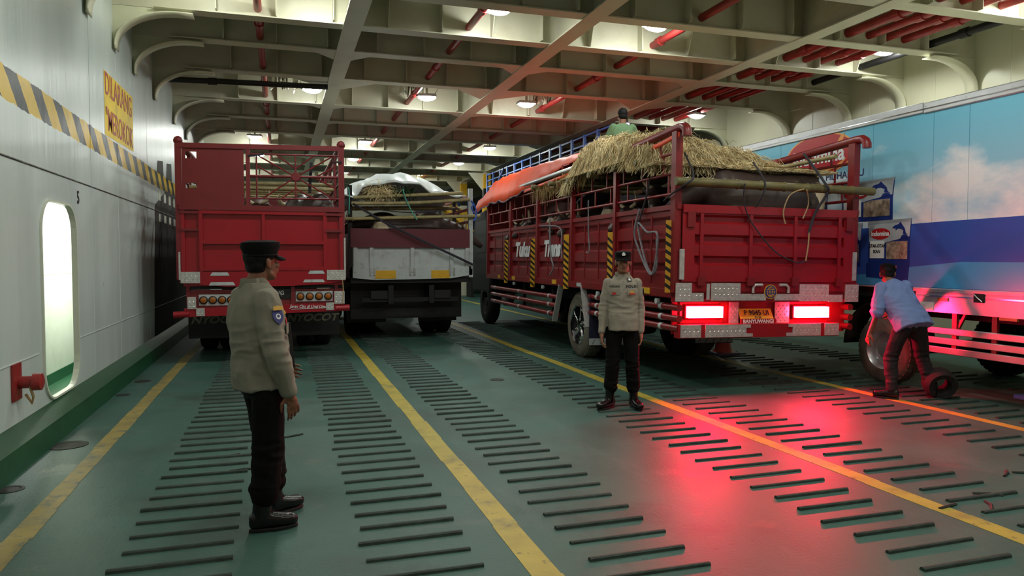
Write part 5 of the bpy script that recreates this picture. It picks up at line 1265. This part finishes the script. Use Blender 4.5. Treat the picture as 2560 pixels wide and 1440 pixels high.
def shirt(t, J, m, hem, rings, sleeve, short=False, collar=True, seed=1, voxel=.007, amp=.0055):
    mb = MB(); loft(mb, rings, 32, 2.3)
    for s in 'LR':
        sh, el, wr = J['sh'+s], J['el'+s], J['wr'+s]
        if short:
            e = sh.lerp(el, .92); chain(mb, [sh-J['xa']*(.02 if s == 'R' else -.02), sh.lerp(e, .5), e], [.074, .074, .076])
        else:
            d = (wr-el).normalized()
            chain(mb, [sh-J['xa']*(.006 if s == 'R' else -.006)-V((0, 0, .004)), sh.lerp(el, .5), el, el.lerp(wr, .5), wr-d*.012], [sleeve, sleeve*.97, sleeve*.84, sleeve*.77, sleeve*.70])
    me = remesh('shirt', mb, voxel, 4, m)
    fz = folds(seed, amp, (1.2, 1.2, .55), 9); fe = folds(seed+5, amp*1.1, (.7, .7, 2.0), 8)
    wz = J['pelvis'].z+.14
    def f(c, n):
        k = math.exp(-((c.z-wz)/.13)**2); ke = max(math.exp(-((c-J['elR']).length/.11)**2), math.exp(-((c-J['elL']).length/.11)**2))
        return fz(c, n)*(1-.75*max(k, ke))+fe(c, n)*max(k, ke)
    displace(me, f)
    o = link('shirt', me, t)
    if collar:
        H = J['neck']; xa, fa = J['xa'], J['fa']; cb = MB(); vs = []
        for k in range(25):
            a = 2*PI*k/24-PI/2*0; c, s_ = math.cos(a), math.sin(a)
            front = max(0, s_); r0 = .074+.006*front; r1 = .068
            z1 = .035-.06*front**3
            for rr, zz in ((r0+.014, -.035-.03*front), (r0+.002, z1), (r1-.006, z1-.006), (r1-.002, -.02)):
                vs.append(H+xa*rr*c*1.0+fa*(rr*s_*1.0)+V((0, 0, zz)))
        cb.add(vs, [(i*4+j, i*4+j+1, (i+1)*4+j+1, (i+1)*4+j) for i in range(24) for j in range(3)])
        solidify(cb.build('collar', m, o, smooth=True), .005)
    return o
def trousers(t, J, m, top, r=(.098, .078, .066), blouse=True, seed=3, hipw=.165, hipd=.128):
    mb = MB(); xa, fa = J['xa'], J['fa']
    hx = (J['hipR']-J['hipL']).normalized()
    pc = J['pelvis']
    loft(mb, [ring(pc+V((0, 0, top)), hx, fa, hipw*.93, hipd*.92), ring(pc, hx, fa, hipw, hipd), ring(pc-V((0, 0, .10)), hx, fa, hipw*.98, hipd), ring(pc-V((0, 0, .16)), hx, fa, hipw*.7, hipd*.7)], 28, 2.3)
    for s in 'LR':
        h, k, a = J['hip'+s], J['kn'+s], J['an'+s]
        e = k.lerp(a, .66 if blouse else .93)
        chain(mb, [h-V((0, 0, .03)), h.lerp(k, .5), k, k.lerp(a, .4), e], [r[0], r[0]*.9, r[1], r[1]*.95, r[2] if not blouse else r[2]*1.08])
    me = remesh('trousers', mb, .008, 4, m); f1 = folds(seed, .008, (1, 1, .6), 8); f2 = folds(seed+2, .013, (.7, .7, 2.2), 8)
    def f(c, n):
        k = max(math.exp(-((c.z-J['knL'].z)/.09)**2), math.exp(-((c.z-J['anL'].z-.17)/.1)**2))
        return f1(c, n)*(1-k)+f2(c, n)*k
    displace(me, f); return link('trousers', me, t)
def boots(t, J, m, high=True, L=.285, lace=True):
    for s in 'LR':
        a = J['an'+s]; td = V(J.get('toe'+s, (0, 1, 0))); td.z = 0; td.normalize(); sd = td.cross(V((0, 0, 1))).normalized()
        g = V((a.x, a.y, 0)); mb = MB()
        F = lambda f, w_, z: g+td*f+sd*w_+V((0, 0, z))
        if high:
            k = J['kn'+s]; topc = k.lerp(a, .60); loft(mb, [ring(a+V((0, 0, -.03)), sd, td, .045, .058), ring(a+V((0, 0, .05)), sd, td, .044, .055), ring(topc, sd, td, .056, .062)], 20)
        loft(mb, [ring(F(-.075, 0, .065), sd, (0, 0, 1), .020, .03), ring(F(-.06, 0, .068), sd, (0, 0, 1), .034, .046), ring(F(.0, 0, .073), sd, (0, 0, 1), .040, .056), ring(F(.06, 0, .064), sd, (0, 0, 1), .044, .046), ring(F(.13, 0, .055), sd, (0, 0, 1), .049, .036), ring(F(.18, 0, .052), sd, (0, 0, 1), .044, .033), ring(F(.205, 0, .048), sd, (0, 0, 1), .024, .022)], 20, 2.4)
        o = link('boot', remesh('boot', mb, .006, 4, m), t)
        pts = []
        for k in range(28):
            an = 2*PI*k/28; f = .065+.143*math.cos(an); wd = (.0435 if f > .05 else .035)*math.sin(an)*(1.12-.1*abs(math.cos(an)))
            pts.append(F(f, wd, 0))
        bevel(MB().prism(pts, (0, 0, .022)).build('sole', M_rubber if False else M_black, o), .004)
        if lace:
            for k in range(4): MB().tube([F(.035+.022*k, -.026, .125-.016*k), F(.042+.022*k, 0, .136-.016*k), F(.035+.022*k, .026, .125-.016*k)], .0035, 5).build('lace', M_hair, o)
def hair(t, J, low=-.045, m=None, cut=.03):
    H = J['H']; R = H.to_3x3(); mb = MB(); ell(mb, H @ V((0, -.022, .034)), (.083, .100, .092), R); ell(mb, H @ V((0, -.045, -.02)), (.074, .062, .062), R)
    me = remesh('hair', mb, .007, 2, m or M_hair)
    Hi = H.inverted(); bm = bmesh.new(); bm.from_mesh(me)
    dl = [v for v in bm.verts if (Hi @ v.co).y > .035+.5*max(0, (Hi @ v.co).z-.05) and (Hi @ v.co).z < .075 or (Hi @ v.co).z < low or ((Hi @ v.co).y > -.02 and (Hi @ v.co).z < .012)]
    bmesh.ops.delete(bm, geom=dl, context='VERTS'); bm.to_mesh(me); bm.free()
    displace(me, lambda c, n: .001*noise.noise(c*120))
    return link('hair', me, t)
def field_cap(t, J, m, z0=.035, badge=True, flare=.012, h=.085):
    H = J['H']; R = H.to_3x3(); mb = MB(); X, Yv, Z = R @ V((1, 0, 0)), R @ V((0, 1, 0)), R @ V((0, 0, 1))
    C_ = lambda z, y=0: H @ V((0, -.012+y, z))
    loft(mb, [ring(C_(z0), X, Yv, .086, .104), ring(C_(z0+.03), X, Yv, .088, .106), ring(C_(z0+h*.7, .002), X, Yv, .088+flare, .108+flare), ring(C_(z0+h, .004), X, Yv, .084+flare, .104+flare), ring(C_(z0+h+.012, .004), X, Yv, .06, .078)], 32)
    o = mb.build('cap', m, t, smooth=True)
    MB().tube([H @ V((.087*math.cos(a), -.012+.105*math.sin(a), z0+.012)) for a in [2*PI*k/32 for k in range(33)]], .0045, 6, False).build('cap_band', M_hair, o)
    vs = []; n = 14
    for k in range(n+1):
        a = math.radians(28+124*k/n); c, s_ = math.cos(a), math.sin(a)
        for u in (0, .5, 1): vs.append(H @ V((c*(.086+.004*u), -.012+s_*.104+.062*u*(s_**.8), z0+.006-.022*u*u-.010*abs(c)*u)))
    v = MB().add(vs, [(k*3+j, k*3+j+1, (k+1)*3+j+1, (k+1)*3+j) for k in range(n) for j in range(2)]).build('visor', m, o, smooth=True); solidify(v, .005)
    if badge:
        pl = [( -.014, -.016), (.014, -.016), (.02, .0), (.012, .012), (0, .024), (-.012, .012), (-.02, 0)]
        MB().prism([H @ V((x, .098+.002, z0+.052+z)) for x, z in pl], R @ V((0, .006, 0))).build('cap_badge', M_badge_w, o)
    return o
def patch(name, m, parent, c, n, up, pts, d=.003, s=1.):
    """flat sewn badge: outline pts in (right, up) at centre c with outward normal n"""
    n = V(n).normalized(); u = V(up); u = (u-n*u.dot(n)).normalized(); r = u.cross(n)
    return MB().prism([V(c)+r*x*s+u*y*s for x, y in pts], n*d).build(name, m, parent)
SHIELD = [(-.03, .03), (0, .036), (.03, .03), (.032, -.004), (.018, -.028), (0, -.042), (-.018, -.028), (-.032, -.004)]
RECT = [(-.5, -.5), (.5, -.5), (.5, .5), (-.5, .5)]
def surf(o_me, c, d):
    """first hit of the mesh along d starting outside; returns point and normal (person's frame)"""
    from mathutils.bvhtree import BVHTree
    bm = bmesh.new(); bm.from_mesh(o_me); tr = BVHTree.FromBMesh(bm); d = V(d).normalized()
    h = tr.ray_cast(V(c)-d*.6, d); bm.free()
    return (h[0], h[1]) if h[0] else (V(c), -d)
def std_rings(J, hem_z, wide=(.215, .212, .2, .205, .215, .205, .15, .08), deep=(.145, .142, .132, .135, .14, .125, .095, .075)):
    xa, fa = J['xa'], J['fa']; pel, che, nk = J['pelvis'], J['chest'], J['neck']
    pts = [pel+(che-pel).normalized()*hem_z, pel.lerp(che, .12), pel.lerp(che, .42), pel.lerp(che, .72), che, che.lerp(nk, .50), che.lerp(nk, .80), nk+V((0, 0, .005))]
    return [ring(p, xa, fa, w_, d_) for p, w_, d_ in zip(pts, wide, deep)]

# ---- nearer officer, seen from behind on his right side
P1 = dict(pelvis=(0, .01, .95), chest=(0, -.025, 1.27), neck=(0, -.035, 1.475), head=(0, .02, 1.605), turn=.16, pitch=.03,
    shL=(-.175, -.035, 1.385), shR=(.175, -.035, 1.385), elL=(-.235, .0, 1.11), elR=(.235, -.015, 1.10), wrL=(-.20, .18, .95), wrR=(.215, .085, .835),
    hdR=(-.02, .22, -1), hdL=(.1, .8, -.35), curl=.5,
    hipL=(-.09, .02, .90), hipR=(.09, .0, .90), knL=(-.105, .085, .49), knR=(.10, .0, .49), anL=(-.11, .12, .095), anR=(.11, -.05, .095), toeL=(-.12, 1, 0), toeR=(.28, 1, 0))
t, J = person('policeman in a grey uniform shirt and black cap, seen from behind, standing nearest', (-.12, 4.66, 0), math.radians(-66), P1, M_skin, .0055)
trousers(t, J, M_trous, .0, (.100, .090, .080), hipw=.16, hipd=.128); boots(t, J, M_boot)
sh = shirt(t, J, M_shirt, .84, std_rings(J, -.09, (.200, .194, .176, .184, .192, .182, .125, .076), (.168, .162, .148, .150, .150, .13, .096, .076)), .074, seed=2, amp=.013)
hair(t, J, -.062); field_cap(t, J, M_cap, .03, badge=False, flare=.014, h=.09)
me = sh.data
c, n = surf(me, J['shR'].lerp(J['elR'], .33)+V((0, .012, 0)), (-1, -.1, 0))
pt = patch('shoulder_patch', M_badge_b, sh, c+n*.002, n, (0, 0, 1), SHIELD, s=1.15)
patch('patch_scroll', M_badge_y, pt, c+n*.004+V((0, 0, .046)), n, (0, 0, 1), [(-.036, -.010), (.036, -.010), (.034, .012), (0, .018), (-.034, .012)])
patch('patch_emblem', M_badge_w, pt, c+n*.005, n, (0, 0, 1), ellipse_pts(0, 0, .017, .017, 18), .002)
patch('patch_emblem', M_badge_b, pt, c+n*.007, n, (0, 0, 1), ellipse_pts(0, .002, .009, .009, 14), .0015)
c, n = surf(me, (.07, .05, 1.405), (-.15, -1, 0)); lp = patch('collar_badge', M_black, sh, c+n*.003, n, (0, .3, 1), [(-.03, -.03), (.03, -.03), (.035, .01), (0, .035), (-.035, .01)]); patch('badge_star', M_badge_w, lp, c+n*.006, n, (0, .3, 1), [(-.018, -.016), (.018, -.016), (.02, .004), (0, .022), (-.02, .004)], .002)
for z, m_, sz in ((1.30, M_badge_y, (.07, .02)), (1.245, M_badge_r, (.07, .045))):
    c, n = surf(me, (.105, .1, z), (-.12, -1, 0)); patch('chest_badge', m_, sh, c+n*.003, n, (0, 0, 1), [(x*sz[0], y*sz[1]) for x, y in RECT])
c, n = surf(me, (.10, .1, 1.20), (-.1, -1, 0)); patch('pocket_flap', M_shirt, sh, c+n*.003, n, (0, 0, 1), [(-.06, .03), (.06, .03), (.058, -.02), (0, -.035), (-.058, -.02)], .006)
MB().bar(J['shR']+V((-.10, .0, .052)), J['shR']+V((.01, .0, .038)), .045, .008, (0, 0, 1)).build('epaulette', M_shirt, sh)
t2 = thing('folder', 'flat black folder held against the nearer policeman\'s far side', 'folder', (-.12, 4.66, 0), (0, 0, math.radians(-66)))
bevel(MB().prism([(-.175, .20, .93), (-.175, .245, 1.22), (-.175, .27, 1.21), (-.175, .30, .91)], (.012, 0, 0)).build('folder_cover', M_black, t2), .003)

# ---- farther officer, facing the camera beside the lorry
P2 = dict(pelvis=(0, .0, .95), chest=(0, -.01, 1.27), neck=(0, -.02, 1.445), head=(-.0, .03, 1.585), turn=-.05, pitch=-.02,
    shL=(-.155, -.02, 1.36), shR=(.155, -.02, 1.36), elL=(-.195, -.03, 1.09), elR=(.205, -.02, 1.09), wrL=(-.195, .02, .83), wrR=(.225, .04, .83),
    hdR=(.03, .12, -1), hdL=(-.02, .1, -1), curl=.6,
    hipL=(-.09, 0, .90), hipR=(.09, 0, .90), knL=(-.105, .03, .49), knR=(.105, .03, .49), anL=(-.125, .0, .095), anR=(.135, .02, .095), toeL=(-.30, 1, 0), toeR=(.75, .8, 0))
t, J = person('policeman in a khaki uniform shirt facing the camera in front of the red side panels', (3.53, 7.14, 0), math.radians(160), P2, M_skin2, .006)
trousers(t, J, M_trous, .0, (.090, .074, .064), seed=9, hipw=.142, hipd=.106); boots(t, J, M_boot)
sh = shirt(t, J, M_shirt2, .84, std_rings(J, -.10, (.168, .166, .158, .165, .172, .150, .105, .072), (.140, .134, .120, .122, .125, .108, .085, .07)), .058, seed=8, amp=.009)
hair(t, J, -.05); field_cap(t, J, M_cap, .035, badge=True, flare=.002, h=.072)
me = sh.data
def front(x, z): return surf(me, (x, .1, z), (0, -1, 0))
for x, wd_, s in ((-.085, 'POLRI', 1.), (.095, 'AGUNG', .62)):
    c, n = front(x, 1.325); up = V((0, 0, 1)); up = (up-n*up.dot(n)).normalized(); r = up.cross(n)
    tx = text('name_tape', wd_, .042*s, M_textk, sh, c+n*.004, (0, 0, 0), .0012, ext=.0008, sx=1.1, sp=1.2); tx.rotation_euler = Matrix((r, up, n)).transposed().to_euler()
for x, z, m_, sz in ((-.085, 1.265, M_badge_y, (.05, .022)), (-.085, 1.245, M_badge_r, (.075, .018)), (.10, 1.25, M_badge_r, (.045, .03))):
    c, n = front(x, z); patch('chest_badge', m_, sh, c+n*.006, n, (0, 0, 1), [(a*sz[0], b*sz[1]) for a, b in RECT])
for x in (-.088, .092):
    c, n = front(x, 1.262); patch('pocket_flap', M_shirt2, sh, c+n*.001, n, (0, 0, 1), [(-.058, .032), (.058, .032), (.056, -.022), (0, -.036), (-.056, -.022)], .005)
for z in (1.38, 1.29, 1.20, 1.11, 1.02, .93):
    c, n = front(.0, z); patch('button', M_badge_y if False else M_rope, sh, c+n*.002, n, (0, 0, 1), ellipse_pts(0, 0, .007, .007, 10), .003)
c, n = surf(me, J['shL'].lerp(J['elL'], .36), (1, -.2, 0)); pt = patch('shoulder_patch', M_black, sh, c+n*.002, n, (0, 0, 1), [(-.034, -.04), (.034, -.04), (.034, .04), (-.034, .04)]); patch('patch_emblem', M_badge_y, pt, c+n*.005, n, (0, 0, 1), SHIELD, .002, .8)
c, n = surf(me, J['shL'].lerp(J['elL'], .12), (1, -.2, -.2)); patch('rank_tab', M_badge_r, sh, c+n*.002, n, (0, 0, 1), [(-.03, -.015), (.03, -.015), (.03, .015), (-.03, .015)])
c, n = front(-.06, 1.395); cb_ = patch('collar_badge', M_black, sh, c+n*.006, n, (0, 0, 1), [(-.026, -.02), (.026, -.02), (.022, .022), (-.022, .022)]); patch('badge_star', M_badge_w, cb_, c+n*.009, n, (0, 0, 1), ellipse_pts(0, 0, .013, .015, 12), .002)

# ---- man bending by the van, back to the camera
P3 = dict(pelvis=(0, -.02, .90), chest=(-.04, .16, 1.17), neck=(-.06, .26, 1.34), head=(-.02, .36, 1.44), turn=-.75, pitch=-.25, tilt=.0,
    shL=(-.235, .20, 1.27), shR=(.13, .22, 1.29), elL=(-.29, .17, .98), elR=(.24, .42, 1.06), wrL=(-.33, .24, .75), wrR=(.22, .60, .95), hdL=(-.1, .25, -1), hdR=(-.1, .9, -.2), curl=.7,
    hipL=(-.10, -.02, .86), hipR=(.10, -.02, .86), knL=(-.17, .08, .47), knR=(.20, .03, .48), anL=(-.22, -.02, .095), anR=(.28, -.06, .095), toeL=(-.6, .8, 0), toeR=(.5, .9, 0))
t, J = person('man in a blue T-shirt and black cap bending beside the printed van, seen from behind', (6.94, 6.62, 0), math.radians(-8), P3, M_skin, .0065)
trousers(t, J, mat('dark_trousers', (24, 22, 26), .85, var=.2, scale=6, bump=.1, bscale=160), .05, (.096, .074, .058), blouse=False, seed=5, hipw=.155, hipd=.118)
boots(t, J, M_boot, high=False, lace=False)
sh = shirt(t, J, M_blue, .8, std_rings(J, -.10, (.215, .212, .20, .205, .21, .175, .12, .075), (.155, .152, .138, .132, .13, .11, .09, .07)), .07, short=True, collar=False, seed=12, amp=.011)
hair(t, J, -.06); o = field_cap(t, J, M_cap, .035, badge=False, flare=.0, h=.065)
H = J['H']; MB().prism([H @ V((.085, -.03+x, .075+z)) for x, z in ((-.02, -.012), (.02, -.012), (.02, .014), (-.02, .014))], H.to_3x3() @ V((.008, 0, 0))).build('cap_logo', M_badge_r, o)

# ---- man sitting on the straw with a lit telephone
P4 = dict(pelvis=(0, .0, .05), chest=(0, -.01, .38), neck=(0, .0, .57), head=(.0, .03, .71), turn=.12, pitch=-.12,
    shL=(-.175, -.01, .50), shR=(.175, -.01, .50), elL=(-.24, .06, .24), elR=(.25, .07, .27), wrL=(-.12, .26, .22), wrR=(.20, .25, .46), hdR=(-.15, .3, 1), hdL=(.6, .6, .2), curl=.6,
    hipL=(-.09, .05, .02), hipR=(.09, .05, .02), knL=(-.14, .44, .10), knR=(.14, .44, .10), anL=(-.13, .72, -.1), anR=(.13, .72, -.1), toeL=(0, 1, .2), toeR=(0, 1, .2))
t, J = person('dark-haired man in a green T-shirt sitting on the straw with his back to the camera', (5.42, 11.0, 3.27), math.radians(-10), P4, M_skin, .0075)
trousers(t, J, M_navy, .05, (.09, .07, .06), blouse=False, seed=4)
shirt(t, J, M_grn, .8, std_rings(J, -.05, (.18, .18, .178, .19, .205, .185, .125, .075), (.13, .13, .125, .128, .13, .11, .09, .07)), .07, short=True, collar=False, seed=21, voxel=.009)
hair(t, J, -.09)
ph = thing('telephone', 'lit telephone held up by the man on the straw', 'phone', (5.42, 11.0, 3.27), (0, 0, math.radians(-10)))
bevel(MB().box(.125, .205, .285, .295, .50, .655).build('phone_case', M_black, ph), .004)
MB().box(.129, .201, .282, .285, .507, .648).build('phone_screen', M_phone, ph)
